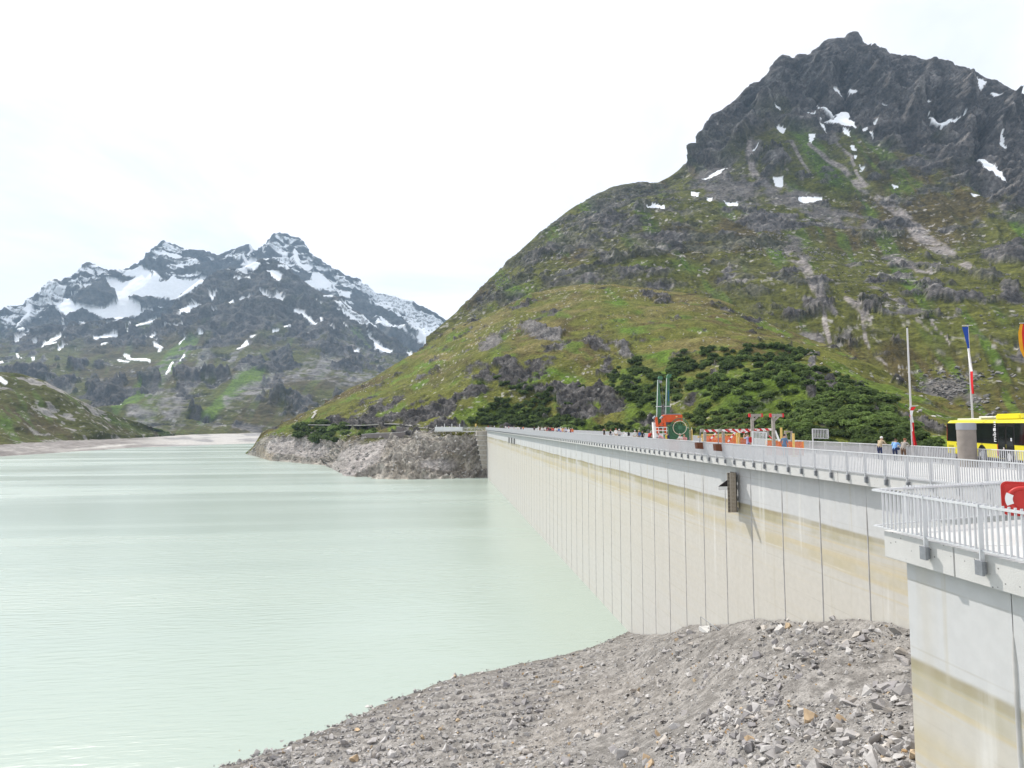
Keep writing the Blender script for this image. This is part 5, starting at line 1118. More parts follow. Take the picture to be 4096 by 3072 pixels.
    for q in out.polygons:
        c_ = np.array(q.center); mi = 1
        if np.min(np.linalg.norm(heads - c_, axis=1)) < .125 and c_[2] > J['nek'][0][2] + .0: mi = 0
        elif np.min(np.linalg.norm(hands - c_, axis=1)) < .055: mi = 0
        else:
            arm = False
            for e_, w_ in fore:
                t = np.clip((c_ - e_) @ (w_ - e_) / ((w_ - e_) @ (w_ - e_)), 0, 1.3); dd = np.linalg.norm(c_ - e_ - t * (w_ - e_))
                if dd < .06 and t > .12: arm = True; mi = 0 if t > .15 else 1
            if not arm and c_[2] < hipz: mi = 2
            if c_[2] < .085: mi = 3
        q.material_index = mi; q.use_smooth = True
    out.update()
    hair = MB(); hh = Vector(J['hd'][0]) + Vector((0, -.012, .018)); ring = []
    vs_, fs = [], []
    for i_ in range(6):
        ph = PI * .62 * i_ / 5
        for j in range(12):
            th = 2 * PI * j / 12; drop = 1.0 if math.sin(th) < .2 else .62
            pz = ph * drop; vs_.append((hh.x + .095 * math.sin(pz) * math.cos(th), hh.y + .112 * math.sin(pz) * math.sin(th), hh.z + .105 * math.cos(pz)))
    for i_ in range(5):
        for j in range(12): fs.append((i_ * 12 + j, i_ * 12 + (j + 1) % 12, (i_ + 1) * 12 + (j + 1) % 12, (i_ + 1) * 12 + j))
    hair.m(hairm('dark')).add(vs_, fs, True); hm = hair.mesh('hair')
    fc = MB().m(mat('eye_dark', (.03, .02, .02), .5)); hd = Vector(J['hd'][0])
    for s_ in (-1, 1): fc.box(hd.x + s_ * .032 - .012, hd.x + s_ * .032 + .012, hd.y + .088, hd.y + .099, hd.z - .012, hd.z + .004)
    fc.m(mat('lips', (.40, .16, .14), .6)).box(hd.x - .025, hd.x + .025, hd.y + .083, hd.y + .096, hd.z - .072, hd.z - .062)
    fc.m(skin_m[0]).prism([(hd.x - .012, hd.y + .09, hd.z - .04), (hd.x + .012, hd.y + .09, hd.z - .04), (hd.x, hd.y + .09, hd.z + .005)], (0, .022, 0))
    for s_ in (-1, 1): fc.box(hd.x + s_ * .088 - .01, hd.x + s_ * .088 + .01, hd.y - .02, hd.y + .02, hd.z - .035, hd.z + .03)
    fm = fc.mesh('face')
    BODY[pose] = (out, hm, fm); return BODY[pose]
def person(label, loc, face, top, bottom, hair, pose='stand', h=1.7, extra=None, sk=0):
    """face: heading the figure looks towards, in degrees clockwise from +Y"""
    bm_, hm, fm = body(pose)
    o = link('person', bm_, None, loc); s_ = h / 1.7; o.scale = (s_, s_, s_); o.rotation_euler = (0, 0, -math.radians(face)); tag(o, label, 'person', 'people on the dam')
    for i_, m_ in enumerate((skin_m[sk], cloth(top), cloth(bottom), cloth('dark'))): o.material_slots[i_].link = 'OBJECT'; o.material_slots[i_].material = m_
    c_ = link('hair' if 'cap' not in hair and 'hat' not in hair else 'hat', hm, o); c_.material_slots[0].link = 'OBJECT'; c_.material_slots[0].material = hairm(hair)
    link('face', fm, o)
    if extra:
        nm, cn_ = extra
        if nm == 'backpack': MB().m(cloth(cn_)).box(-.15, .15, -.30, -.12, 1.0, 1.42).mesh('backpack', .04); q = MB().m(cloth(cn_)).box(-.15, .15, -.30, -.115, 1.0, 1.42).build('backpack', o, bevel=.05)
        if nm == 'vest': pass
        if nm == 'bag': MB().m(cloth(cn_)).box(.10, .34, -.16, -.04, .82, 1.02).build('shoulder_bag', o, bevel=.03); 
        if nm == 'camera': MB().m(cloth('black')).box(-.07, .07, .26, .34, 1.56, 1.65).build('camera', o, bevel=.01)
    return o
def crest(px, X): return (X, gx(px, X, 1755), ZD + .014)
# three leaning on the valley-side railing
person('white-haired person in beige vest leaning on the railing near the flagpole', crest(3518, 30.75), 75, 'beige', 'navy', 'white', 'lean', 1.72)
person('person in bright blue top with dark shoulder bag leaning on the railing', crest(3578, 30.85), 60, 'light blue', 'navy', 'brown', 'lean', 1.58, ('bag', 'navy'))
person('auburn-haired person in striped grey top leaning on the railing', crest(3612, 30.85), 70, 'striped grey', 'brown', 'auburn', 'lean', 1.64)
person('dark-haired person in denim blue jacket by the orange netting', crest(3137, 26.0), 60, 'denim blue', 'denim blue', 'dark', 'stand', 1.75)
person('person with red backpack holding up a camera beside the metal gate panel', crest(2992, 24.6), 330, 'lavender', 'navy', 'brown', 'photo', 1.78, ('backpack', 'red'))
person('grey-haired person in white top leaning on the lake railing below the green winch', crest(2727, 22.3), 250, 'white', 'beige', 'grey', 'lean', 1.7)
person('auburn-haired person in pink top beside the grey-haired one at the lake railing', crest(2741, 22.5), 230, 'pink', 'grey', 'auburn', 'lean', 1.64)
person('person in yellow top with dark backpack next to the orange machine', crest(2669, 24.0), 340, 'yellow', 'navy', 'brown', 'stand', 1.62, ('backpack', 'navy'))
person('person in pale top and navy trousers bending beside the orange machine', crest(2652, 24.5), 300, 'pink', 'navy', 'brown', 'bend', 1.7)
person('person in red jacket bending forward left of the orange machine', crest(2597, 25.0), 40, 'red', 'navy', 'grey', 'bend', 1.85)
person('person in light beige top standing just left of the orange machine', crest(2606, 26.0), 200, 'beige', 'dark', 'grey', 'stand', 1.7)
person('person in dark clothing left of the red jacket on the dam', crest(2570, 26.0), 10, 'dark', 'dark', 'dark', 'stand', 1.68)
person('person with blue backpack and straw hat walking along the dam', crest(2556, 25.6), 0, 'tan', 'grey', 'straw hat', 'walk', 1.72, ('backpack', 'blue'))
person('person in checked white shirt walking along the dam', crest(2540, 25.0), 0, 'checked white', 'beige', 'grey', 'walk', 1.74)
person('person in white shirt with dark bag alone by the lake railing', crest(2510, 23.4), 330, 'white', 'navy', 'white', 'bend', 1.75, ('backpack', 'dark'))
person('person in pale grey shirt and white hair with a companion on the dam', crest(2477, 26.5), 20, 'pale grey', 'dark', 'white', 'walk', 1.76)
person('person in white polo shirt and red cap on the dam', crest(2464, 27.3), 190, 'white', 'beige', 'red cap', 'walk', 1.8)
person('person with white top and black backpack on the dam', crest(2443, 26.2), 30, 'white', 'navy', 'auburn', 'stand', 1.7, ('backpack', 'black'))
person('person in dark clothes raising a camera alone on the dam', crest(2417, 27.5), 200, 'black', 'brown', 'dark', 'photo', 1.76, ('camera', 'black'))
crowd = [(2137, 'dark', 'dark', 'dark', 'stand', 'person in dark clothes standing apart in front of the group on the dam'), (2154, 'white', 'white', 'white', 'walk', 'leftmost white-clad person of the group on the dam'), (2160, 'brown', 'navy', 'grey', 'stand', 'person in brown jacket at the left end of the group'), (2168, 'white', 'grey', 'white cap', 'walk', 'white-capped person beside the brown jacket in the group'),
 (2177, 'pale grey', 'navy', 'brown', 'walk', 'person in pale grey top left of the reds in the group'), (2182, 'white', 'beige', 'auburn', 'stand', 'auburn-haired person in white top among the group'), (2188, 'dark', 'red', 'dark', 'walk', 'person in dark top and red trousers in the group'), (2194, 'maroon', 'navy', 'grey', 'stand', 'person in maroon top in the middle of the group'),
 (2200, 'black', 'dark', 'white cap', 'walk', 'person in black with white cap in the group'), (2206, 'red', 'navy', 'red cap', 'stand', 'person in red top with red cap in the group'), (2213, 'red', 'dark', 'grey', 'walk', 'rightmost person in red top of the group'), (2222, 'white', 'pale grey', 'brown', 'stand', 'brown-haired person in white right of the reds in the group'),
 (2229, 'checked white', 'navy', 'dark', 'walk', 'dark-haired person in checked shirt in the group'), (2236, 'blue', 'pale grey', 'white cap', 'walk', 'person in blue top with white cap in the group'), (2243, 'white', 'purple', 'white', 'stand', 'white-haired person in white top and purple trousers in the group'), (2251, 'light orange', 'beige', 'white cap', 'walk', 'person in light orange top with white cap in the group'),
 (2258, 'pale grey', 'dark', 'grey', 'stand', 'grey-haired person in pale grey near the right of the group'), (2264, 'lavender', 'navy', 'white cap', 'walk', 'person in lavender top with white cap near the right of the group'), (2275, 'white', 'light blue', 'white cap', 'walk', 'person in white top and light blue trousers near the right end of the group'), (2283, 'maroon', 'dark', 'dark', 'stand', 'dark-haired person in maroon behind the orange top'), (2290, 'orange', 'lavender', 'white cap', 'walk', 'person in orange top at the right end of the group'),
 (2084, 'navy', 'dark', 'dark', 'walk', 'person in navy left of the small orange figure far along the dam'), (2093, 'orange', 'navy', 'auburn', 'walk', 'person in orange far along the dam, left of the group'), (2072, 'white', 'grey', 'dark', 'walk', 'person in white far along the dam left of the navy one'), (2056, 'pale grey', 'white', 'white', 'walk', 'pale figure far along the dam near its end'), (2035, 'pink', 'dark', 'brown', 'walk', 'person in pink far along the dam near its end'), (2022, 'white', 'navy', 'brown', 'walk', 'person in white and navy nearest the far end of the dam')]
RS = random.Random(21)
for px, tp, bt, hr, ps_, lb in crowd:
    X = RS.uniform(24.5, 29.0); person(lb, crest(px, X), RS.choice([0, 10, 180, 190, 170]), tp, bt, hr, ps_, RS.uniform(1.66, 1.84))
for px, tp, hr, lb in ((1903, 'yellow', 'dark', 'person in yellow beside the sign board at the far end of the dam'), (1909, 'light blue', 'brown', 'person in light blue behind the railing at the far end of the dam'), (1952, 'red', 'brown', 'person in red at the far corner of the dam'), (1968, 'dark', 'dark', 'person in black at the far corner of the dam'), (1977, 'white', 'white cap', 'person in white at the far corner of the dam')):
    q = at(px, 1712, 1, 276.0); person(lb, (q[0], 276.0 + RS.uniform(-1, 1), ZD), RS.uniform(0, 360), tp, 'navy', hr, 'stand', 1.75)
# child at the platform railing, cut by the frame
person('small person in black cap and dark clothes at the platform railing by the red box', (14.35, 12.35, ZP - .015), 300, 'black', 'purple', 'dark', 'stand', 1.12)

# ================================================================== THINGS ON THE CREST
class Fr:
    """a frame standing on the deck, its local x to the right across the view axis and z up, measured from photograph pixels"""
    def __init__(s, name, px, X, label, cat, py=1750, zb=None, rz=None):
        s.px = px; P_ = at(px, py, 0, X); s.dep = float((P_ - EYE) @ F_); s.zb = ZD + .014 if zb is None else zb
        s.root = empty(name, (P_[0], P_[1], s.zb), -YAW, label, cat)
    def x(s, px): return (px - s.px) * s.dep / FPX
    def z(s, py): return EYE[2] + s.dep * (F_[2] + U_[2] * (CY - py) / FPX) - s.zb
    def p(s, px, py, y=0.0): return (s.x(px), y, s.z(py))
wood = mat('weathered_wood', (.30, .27, .24), .85, noise=.2, nscale=5); pine = mat('new_pine', (.62, .42, .17), .8, noise=.12, nscale=5)
oran = mat('orange_paint', (.60, .085, .015), .5, noise=.1, nscale=4, coat=.2); grn = mat('winch_green', (.055, .15, .08), .5, noise=.12, nscale=3)
onet = mat('orange_netting', (.75, .18, .05), .8, noise=.15, nscale=9, alpha=.82); redp = mat('red_paint', (.55, .02, .03), .55, noise=.08, nscale=5); ylw = mat('yellow_wood', (.68, .48, .16), .75, noise=.1, nscale=5)
rust = mat('rusty_box', (.115, .04, .022), .75, noise=.25, nscale=7)
stripe = bpy.data.materials.new('red_white_tape'); stripe.use_nodes = True
n, l = stripe.node_tree.nodes, stripe.node_tree.links; p = n['Principled BSDF']; p.inputs['Roughness'].default_value = .6
tc = n.new('ShaderNodeTexCoord'); wv_ = n.new('ShaderNodeTexWave'); wv_.wave_type = 'BANDS'; wv_.bands_direction = 'DIAGONAL'; wv_.inputs['Scale'].default_value = 1.1; l.new(tc.outputs['Object'], wv_.inputs['Vector'])
rp = n.new('ShaderNodeValToRGB'); rp.color_ramp.interpolation = 'CONSTANT'; rp.color_ramp.elements[0].color = (.75, .74, .73, 1); rp.color_ramp.elements[1].color = (.55, .02, .03, 1); rp.color_ramp.elements[1].position = .5
l.new(wv_.outputs[0], rp.inputs[0]); l.new(rp.outputs[0], p.inputs['Base Color'])

# ------------------------------------------------------------------ winch machine with two green masts
def m2(x, y): return 2600 + .1808 * x, 1480 + .1808 * y
fr = Fr('winch_machine', 2690, 27.5, 'orange and green winch machine with two tall green masts standing on the dam', 'machine'); rt = fr.root
def pp_(L, y=0.0): return [fr.p(*m2(a, b), y) for a, b in L]
mast = MB().m(grn).prism(pp_([(188, 215), (214, 215), (250, 800), (245, 1130), (235, 1260), (150, 1260), (160, 800)], -.2), (0, .45, 0)).build('mast', rt)
hd = [(250 + 47 * math.cos(t * PI / 8), 170 + 47 * math.sin(t * PI / 8)) for t in range(16)]
MB().m(grn).prism(pp_(hd, -.22), (0, .5, 0)).build('mast_head', mast); MB().m(steel2).prism(pp_([(200, 225), (275, 235), (275, 285), (215, 285)], -.3), (0, .6, 0)).build('pulley', mast)
MB().m(white).prism(pp_([(181, 215), (190, 215), (163, 800), (150, 1120), (141, 1120), (152, 800)], -.24), (0, .06, 0)).build('edge_strip', mast)
mast = MB().m(grn).prism(pp_([(386, 180), (442, 180), (445, 600), (440, 1000), (352, 1000), (362, 700)], -.2), (0, .45, 0)).build('mast', rt)
MB().m(grn).prism(pp_([(386, 181), (396, 130), (412, 98), (435, 82), (485, 82), (494, 100), (490, 130), (470, 160), (445, 181)], -.22), (0, .5, 0)).build('mast_head', mast)
MB().m(white).prism(pp_([(377, 180), (386, 180), (362, 700), (352, 990), (343, 990), (353, 700)], -.24), (0, .06, 0)).build('edge_strip', mast)
bl = MB().m(mat('lettering_blue', (.02, .09, .28), .6)); yy = 452
for k in range(9): bl.prism(pp_([(401, yy + k * 27), (425, yy + k * 27), (425, yy + k * 27 + (19 if k % 2 else 16)), (401, yy + k * 27 + (19 if k % 3 else 14))], -.222), (0, .012, 0))
bl.build('lettering', mast)
for a, b in (((155, 800), (260, 815)), ((350, 795), (460, 810))): MB().m(steel).prism(pp_([a, (b[0], a[1]), b, (a[0], b[1])], -.3), (0, .62, 0)).build('collar', rt)
for a, b in (((275, 290), (330, 975)), ((222, 290), (270, 800))): MB().m(steel2).tube([pp_([a])[0], pp_([b])[0]], .02, 5).build('cable', rt)
hood = MB().m(oran).prism(pp_([(300, 1010), (345, 990), (690, 990), (692, 1130), (640, 1138), (560, 1150), (310, 1158)], -.7), (0, 1.8, 0)).build('hood', rt, bevel=.04)
MB().m(steel2).prism(pp_([(345, 987), (345, 972), (660, 962), (660, 985)], -.6), (0, 1.5, 0)).build('hood_top', hood); MB().m(ylw).prism(pp_([(540, 1018), (578, 1018), (578, 1045), (540, 1045)], -.712), (0, .02, 0)).build('plate', hood)
for a, b in (((100, 1040), (150, 1420)), ((268, 1050), (318, 1430))): MB().m(oran).bar(pp_([a], -.8)[0], pp_([b], -.8)[0], .26, .3).build('frame_leg', rt)
for a, b in (((140, 1225), (312, 1225)), ((185, 1200), (272, 1150)), ((150, 1330), (320, 1330))): MB().m(oran).bar(pp_([a], -.8)[0], pp_([b], -.8)[0], .14, .18).build('frame_bar', rt)
for a, b in (((35, 1080), (88, 1030)), ((188, 1085), (245, 1030))): MB().m(steel2).tube([pp_([a], -.85)[0], pp_([b], -.85)[0]], .13, 10).build('floodlight', rt)
wh = empty('guard_wheel', fr.p(*m2(590, 1275), -1.35)); wh.parent = rt
def ring(mt, rad, rr, nseg=28):
    pts_ = [(rad * math.cos(2 * PI * i_ / nseg), 0, rad * math.sin(2 * PI * i_ / nseg)) for i_ in range(nseg + 1)]; return MB().m(mt).tube(pts_, rr, 6, False)
px2m = .1808 * fr.dep / FPX
ring(grn, 205 * px2m, .035).build('outer_ring', wh); ring(mat('cream_paint', (.62, .56, .42), .6), 145 * px2m, .042).build('inner_ring', wh); ring(grn, 190 * px2m, .02).build('guard_ring', wh)
MB().m(grn).tube([(0, -.12, 0), (0, .5, 0)], 46 * px2m, 18).build('hub', wh)
for k in range(10):
    t = 2 * PI * k / 10 + .2; MB().m(grn).bar((math.cos(t) * .2, 0, math.sin(t) * .2), (math.cos(t) * 205 * px2m, 0, math.sin(t) * 205 * px2m), .05, .05, (0, 1, 0)).build('spoke', wh)
MB().m(grn).tube([fr.p(*m2(590, 1275), -1.0), fr.p(*m2(590, 1275), .9)], 95 * px2m, 24).build('drum', rt)
MB().m(grn).prism(pp_([(340, 1250), (760, 1230), (830, 1300), (840, 1540), (340, 1540)], -.5), (0, 1.6, 0)).build('chassis', rt, bevel=.05)
MB().m(mat('pale_green_panel', (.22, .38, .24), .6)).prism(pp_([(330, 1270), (382, 1262), (385, 1420), (335, 1430)], -.62), (0, .1, 0)).build('side_panel', rt)
MB().m(mat('cable_reel', (.42, .40, .26), .7, noise=.2, nscale=10)).tube([fr.p(*m2(868, 1325), -.2), fr.p(*m2(868, 1560), -.2)], 30 * px2m, 14).build('cable_reel', rt)
for a in (905, 925): MB().m(ylw).prism(pp_([(a - 12, 1312), (a + 8, 1312), (a + 8, 1560), (a - 12, 1560)], -.5 if a < 915 else -.2), (0, .15, 0)).build('yellow_post', rt)
for a in (815, 893): MB().m(white).tube([fr.p(*m2(a - 10 + 22 * math.sin(t * PI / 6), 1335 - 62 * math.sin(t * PI / 12 + .0)), -.4) for t in range(6)], .03, 6).build('hoop', rt)
MB().m(white).prism(pp_([(45, 1160), (110, 1160), (115, 1500), (60, 1500)], -.6), (0, .6, 0)).build('cabinet', rt)
for z in (1270, 1340, 1412): MB().m(white).tube([pp_([(45, z)], -1.2)[0], pp_([(330, z - 4)], -1.2)[0]], .035, 6).build('guard_rail', rt)
for x_ in (60, 140, 230, 310): MB().m(white).tube([pp_([(x_, 1262)], -1.2)[0], pp_([(x_, 1540)], -1.2)[0]], .03, 6).build('guard_post', rt)
MB().m(steel2).prism(pp_([(100, 1480), (860, 1480), (860, 1600), (100, 1600)], -.4), (0, 1.3, 0)).build('base', rt)

# ------------------------------------------------------------------ timber gallows, tapes, netting
def m3(x, y): return 2780 + .208 * x, 1640 + .208 * y
def gallow(px, X, label, x0):
    fr = Fr('timber_gallows', px, X, label, 'gallows'); q = lambda a, b, y=0.0: fr.p(*m3(a, b), y); rt = fr.root; g = x0
    MB().m(wood).bar((0, 0, 0), q(g, 110), .2, .2).build('post', rt); MB().m(wood).bar(q(g - 60, 103), q(g + 190, 100), .18, .22).build('arm', rt); MB().m(wood).bar(q(g + 22, 205), q(g + 112, 118), .13, .13).build('brace', rt)
    for a in (g - 50, g + 185): MB().m(redp).bar(q(a - 14, 103), q(a + 14, 101), .22, .28).build('red_end', rt)
    MB().m(redp).tube([q(g + 170, 112), q(g + 180, 140), q(g + 195, 118)], .03, 6).build('hook', rt)
    return fr
g1 = gallow(m3(1108, 0)[0], 25.2, 'grey timber gallows post with red arm ends, the one nearer the winch', 1108)
g2 = gallow(m3(1512, 0)[0], 25.2, 'grey timber gallows post with red arm ends, the one nearer the flagpoles', 1512)
MB().m(white).bar(g2.p(*m3(1540, 395)), g2.p(*m3(1618, 600)), .12, .12).build('stay', g2.root)
for a, b in (((1380, 500), (1440, 400)), ((1480, 510), (1500, 400))): MB().m(wood).bar(g2.p(*m3(*a), .8), g2.p(*m3(*b), .8), .14, .14).build('rear_strut', g2.root)
# counterweight arms with boxes hanging outside the railing
for bx0, hx, lb in ((80, 140, 'rusty box hung on a rod outside the railing, nearer the winch'), (435, 487, 'rusty box hung on a rod outside the railing, nearer the gate panel')):
    px = m3(bx0, 0)[0]; fr = Fr('hanging_weight', px, XE - .45, lb, 'weight box'); q = lambda a, b, y=0.0: fr.p(*m3(a, b), y); rt = fr.root; s_ = .208 * fr.dep / FPX
    bz0, bz1 = (628, 750) if bx0 == 80 else (655, 790)
    MB().m(rust).prism([q(bx0 - 70, bz0, -.25), q(bx0 + 50, bz0 - 2, -.25), q(bx0 + 62, bz1, -.25), q(bx0 - 58, bz1 - 8, -.25)], (0, .55, 0)).build('box', rt)
    for k in range(4): MB().m(mat('box_board', (.16, .06, .03), .8)).prism([q(bx0 - 62 + k * 30, bz0 + 8, -.262), q(bx0 - 44 + k * 30, bz0 + 8, -.262), q(bx0 - 38 + k * 30, bz1 - 12, -.262), q(bx0 - 56 + k * 30, bz1 - 12, -.262)], (0, .01, 0)).build('board', rt)
    MB().m(steel2).tube([q(bx0 + 10, bz0), q(hx - 36, 430), q(hx, 385)], .035, 6).build('rod', rt)
    MB().m(wood).prism([q(hx - 30, 370, -.1), q(hx + 25, 362, -.1), q(hx + 28, 410, -.1), q(hx - 25, 432, -.1)], (0, .3, 0)).build('head', rt)
    MB().m(pine).bar(q(bx0 - 5, 520, .3), q(bx0 + 90, 512, .3), .12, .16).build('spreader', rt)
    MB().m(steel2).tube([q(hx, 385), (q(hx, 385)[0] + 1.2, 3.0, q(hx, 385)[2] - .1)], .03, 6).build('outrigger', rt)
# tape, signs, frame posts
fr = Fr('tape_barrier', m3(700, 0)[0], 24.4, 'red and white striped tape barrier with small signs on timber posts', 'barrier'); q = lambda a, b, y=0.0: fr.p(*m3(a, b), y); rt = fr.root
for a, t in ((190, 402), (545, 412), (1100, 375)): MB().m(wood).bar((fr.x(m3(a, 0)[0]), 0, 0), q(a, t), .2, .2).build('post', rt)
MB().m(stripe).bar(q(165, 400, -.13), q(1500, 372, -.13), .05, .19).build('tape', rt); MB().m(stripe).bar(q(215, 418, -.12), q(600, 385, -.12), .05, .10).build('tape', rt); MB().m(stripe).bar(q(590, 410, -.16), q(950, 428, -.16), .04, .12).build('tape', rt); MB().m(stripe).bar(q(950, 428, -.16), q(1130, 380, -.16), .04, .12).build('tape', rt)
for a, b in (((400, 425), (265, 585)), ((770, 415), (612, 612)), ((1380, 470), (1488, 580))): MB().m(stripe).bar(q(*a, -.2), q(*b, -.2), .06, .12).build('striped_brace', rt)
for a, b in ((668, 378), (888, 402), (1060, 386), (1203, 385)):
    s_ = MB().m(redp).prism([q(a - 34, b - 20, -.19), q(a + 34, b - 20, -.19), q(a + 34, b + 20, -.19), q(a - 34, b + 20, -.19)], (0, .02, 0)).build('sign', rt)
    MB().m(white).prism([q(a - 27, b - 14, -.2), q(a + 27, b - 14, -.2), q(a + 27, b + 14, -.2), q(a - 27, b + 14, -.2)], (0, .008, 0)).build('sign_face', s_)
for a, b in (((150, 400), (1040, 105)), ((480, 400), (1450, 100))): MB().m(mat('rusty_wire', (.10, .055, .04), .7)).tube([q(*a), q(*b, .3)], .016, 5).build('guy_wire', rt)
# orange netting panels with timber rails
def net(name, label, X, L, rails, posts, yoff=0.0):
    fr = Fr(name, m3(L[0][0], 0)[0], X, label, 'netting'); q = lambda a, b, y=0.0: fr.p(*m3(a, b), y); rt = fr.root; (xa, ta), (xb, tb), bo = L
    N_ = 40; vs_, fs = [], []
    for i_ in range(N_ + 1):
        a = xa + (xb - xa) * i_ / N_; t = ta + (tb - ta) * i_ / N_ + 4 * math.sin(i_ * 1.7); y = .06 * math.sin(i_ * 1.3) + .04 * math.sin(i_ * 2.9)
        vs_ += [q(a, t, y), (q(a, t)[0], y * 1.4, .05 if bo is None else q(a, bo)[2])]
    for i_ in range(N_): fs.append((2 * i_, 2 * i_ + 1, 2 * i_ + 3, 2 * i_ + 2))
    MB().m(onet).add(vs_, fs, True).build('net', rt)
    for a, b, t in rails: MB().m(pine).bar(q(a, t, .1), q(b, t + (tb - ta), .1), .06, .14).build('timber_rail', rt)
    for a, t in posts: MB().m(ylw).bar((q(a, t)[0], .15, 0), q(a, t, .15), .11, .11).build('timber_post', rt)
net('orange_netting_fence', 'orange safety netting on pine rails behind the striped tape', 26.2, ((170, 500), (805, 492), None), ((140, 800, 478), (140, 800, 598)), ((150, 462), (300, 470), (470, 478), (625, 486), (760, 440), (805, 482)))
net('orange_netting_fence', 'short orange safety netting between yellow posts and the metal gate panel', 25.6, ((870, 545), (1110, 570), None), ((860, 1110, 538),), ((825, 372), (866, 432)))
net('orange_netting_fence', 'low orange safety netting beside the person in denim jacket', 26.0, ((1385, 592), (2092, 612), None), ((1390, 1640, 588),), ((1390, 588), (1640, 588), (2090, 606)))
net('orange_netting_strip', 'orange netting tied along the inside of the lake railing', XE + .35, ((-190, 600), (880, 660), None), (), ())
for a, t, b, lb in ((1662, 338, 620, 'tall round yellow post beside the person in denim jacket'), (1893, 450, 610, 'short yellow post right of the person in denim jacket')):
    fr = Fr('yellow_post', m3(a, 0)[0], 27.4, lb, 'post'); MB().m(ylw).tube([(0, 0, .02), fr.p(*m3(a, t))], .085, 12).build('shaft', fr.root); MB().m(ylw).box(-.2, .2, -.2, .2, 0, .06).build('foot', fr.root)
fr = Fr('timber_trestle', m3(1800, 0)[0], 29.0, 'small grey timber trestle behind the yellow posts', 'trestle'); q = lambda a, b, y=0.0: fr.p(*m3(a, b), y)
MB().m(wood).bar(q(1725, 412), q(1870, 418), .12, .12).build('beam', fr.root); MB().m(wood).bar(q(1735, 415), (q(1800, 0)[0], 0, 0), .14, .1).build('leg', fr.root); MB().m(wood).bar(q(1860, 420), (q(1850, 0)[0], 0, 0), .14, .1).build('leg', fr.root)
# raised gate panels
def gate(label, X, x0, x1, t0, t1, b):
    fr = Fr('metal_gate', x0, X, label, 'gate'); rt = fr.root; w = fr.x(x1); z0, z1 = fr.z(t0), fr.z(t1); zb_ = fr.z(b)
    for xx, zt_ in ((0, z0), (w, z1)): MB().m(steel).bar((xx, 0, zb_ if xx else 0), (xx, 0, zt_), .07, .07).build('stile', rt)
    MB().m(steel).bar((0, 0, z0), (w, 0, z1), .07, .08).build('top_rail', rt); MB().m(steel).bar((0, 0, zb_), (w, 0, zb_ - (z0 - z1)), .07, .06).build('bottom_rail', rt)
    k = 10
    for i_ in range(1, k): xx = w * i_ / k; MB().m(steel).bar((xx, 0, zb_), (xx, 0, z0 + (z1 - z0) * i_ / k), .05, .014).build('bar', rt)
gate('upright grey metal gate panel beside the person with red backpack', 23.2, *[m3(1106, 0)[0], m3(1376, 0)[0]], m3(0, 415)[1], m3(0, 432)[1], m3(0, 665)[1])
gate('tall grey metal gate panel on the valley railing', 31.2, 3251, 3313, 1716, 1718, 1752)

# ------------------------------------------------------------------ concrete vent column
P_ = at(3866, 1750, 0, 31.1)
cvt = empty('vent_column', (P_[0], P_[1], ZD), 0, 'round concrete vent column with grey metal cap in front of the yellow bus', 'column')
MB().m(mat('column_concrete', (.25, .22, .195), .9, noise=.1, nscale=3, bump=.25, bscale=25)).tube([(0, 0, 0), (0, 0, 2.2)], .47, 28).build('shaft', cvt)
MB().m(mat('cap_steel', (.30, .31, .34), .55, metal=.2)).tube([(0, 0, 2.2), (0, 0, 2.58)], .49, 28).build('cap', cvt); MB().m(steel).tube([(0, 0, 2.58), (0, 0, 2.61)], .43, 28).build('lid', cvt)

# ------------------------------------------------------------------ parking ground and bus
g = MB().m(asph).prism([(XR + .004, 6, 13), (XR + .004, 70, 13), (40, 72, 13), (62, 58, 13), (62, 6, 13)], (0, 0, 21.30 - 13)).build('parking_area'); g['kind'] = 'structure'
ZB = 21.31; ba = math.radians(22.5); bd = Vector((-math.sin(ba), -math.cos(ba), 0)); P0 = at(3783, 1700, 1, 43.2); P0 = Vector((P0[0], P0[1], ZB))
bus = empty('yellow_bus', P0, math.atan2(bd.y, bd.x), 'yellow city bus with dark windows parked behind the valley railing', 'bus')
byel = mat('bus_yellow', (.78, .68, .035), .3, coat=.6, noise=.02, nscale=1); bglass = mat('bus_glass', (.010, .012, .013), .06, spec=.6); bwh = mat('bus_roof_white', (.72, .72, .70), .5); tyre = mat('tyre_rubber', (.02, .02, .02), .85); bblk = mat('bus_black', (.012, .012, .013), .35)
LB, WB, HB = 12.0, 2.5, 3.0
prof = [(0, 0.32), (0.0, 1.3), (0.05, 2.55), (.12, 2.8), (.30, 2.95), (.6, HB), (1.9, HB), (2.2, 2.95), (2.38, 2.8), (2.45, 2.55), (2.5, 1.3), (2.5, .32)]
MB().m(byel).prism([(0, y, z) for y, z in prof], (LB, 0, 0)).build('body', bus, bevel=.05)
MB().m(bwh).prism([(.25, .72, HB + .003), (LB - .4, .72, HB + .003), (LB - .4, 1.78, HB + .003), (.25, 1.78, HB + .003)], (0, 0, .10)).build('roof_panel', bus, bevel=.03)
MB().m(byel).prism([(6.6, .5, HB - .04), (9.6, .5, HB - .04), (9.6, 2.0, HB - .04), (6.6, 2.0, HB - .04)], (0, 0, .42)).build('roof_unit', bus, bevel=.08)
MB().m(bwh).prism([(4.0, .6, HB + .10), (6.4, .6, HB + .10), (6.4, 1.9, HB + .10), (4.0, 1.9, HB + .10)], (0, 0, .14)).build('roof_hatch', bus, bevel=.04)
def bt(px, py=1720):
    d = ray(px, py); A_ = np.array([[d[0], -bd.x], [d[1], -bd.y]]); s_ = np.linalg.solve(A_, np.array([P0.x, P0.y])); return float(s_[1])
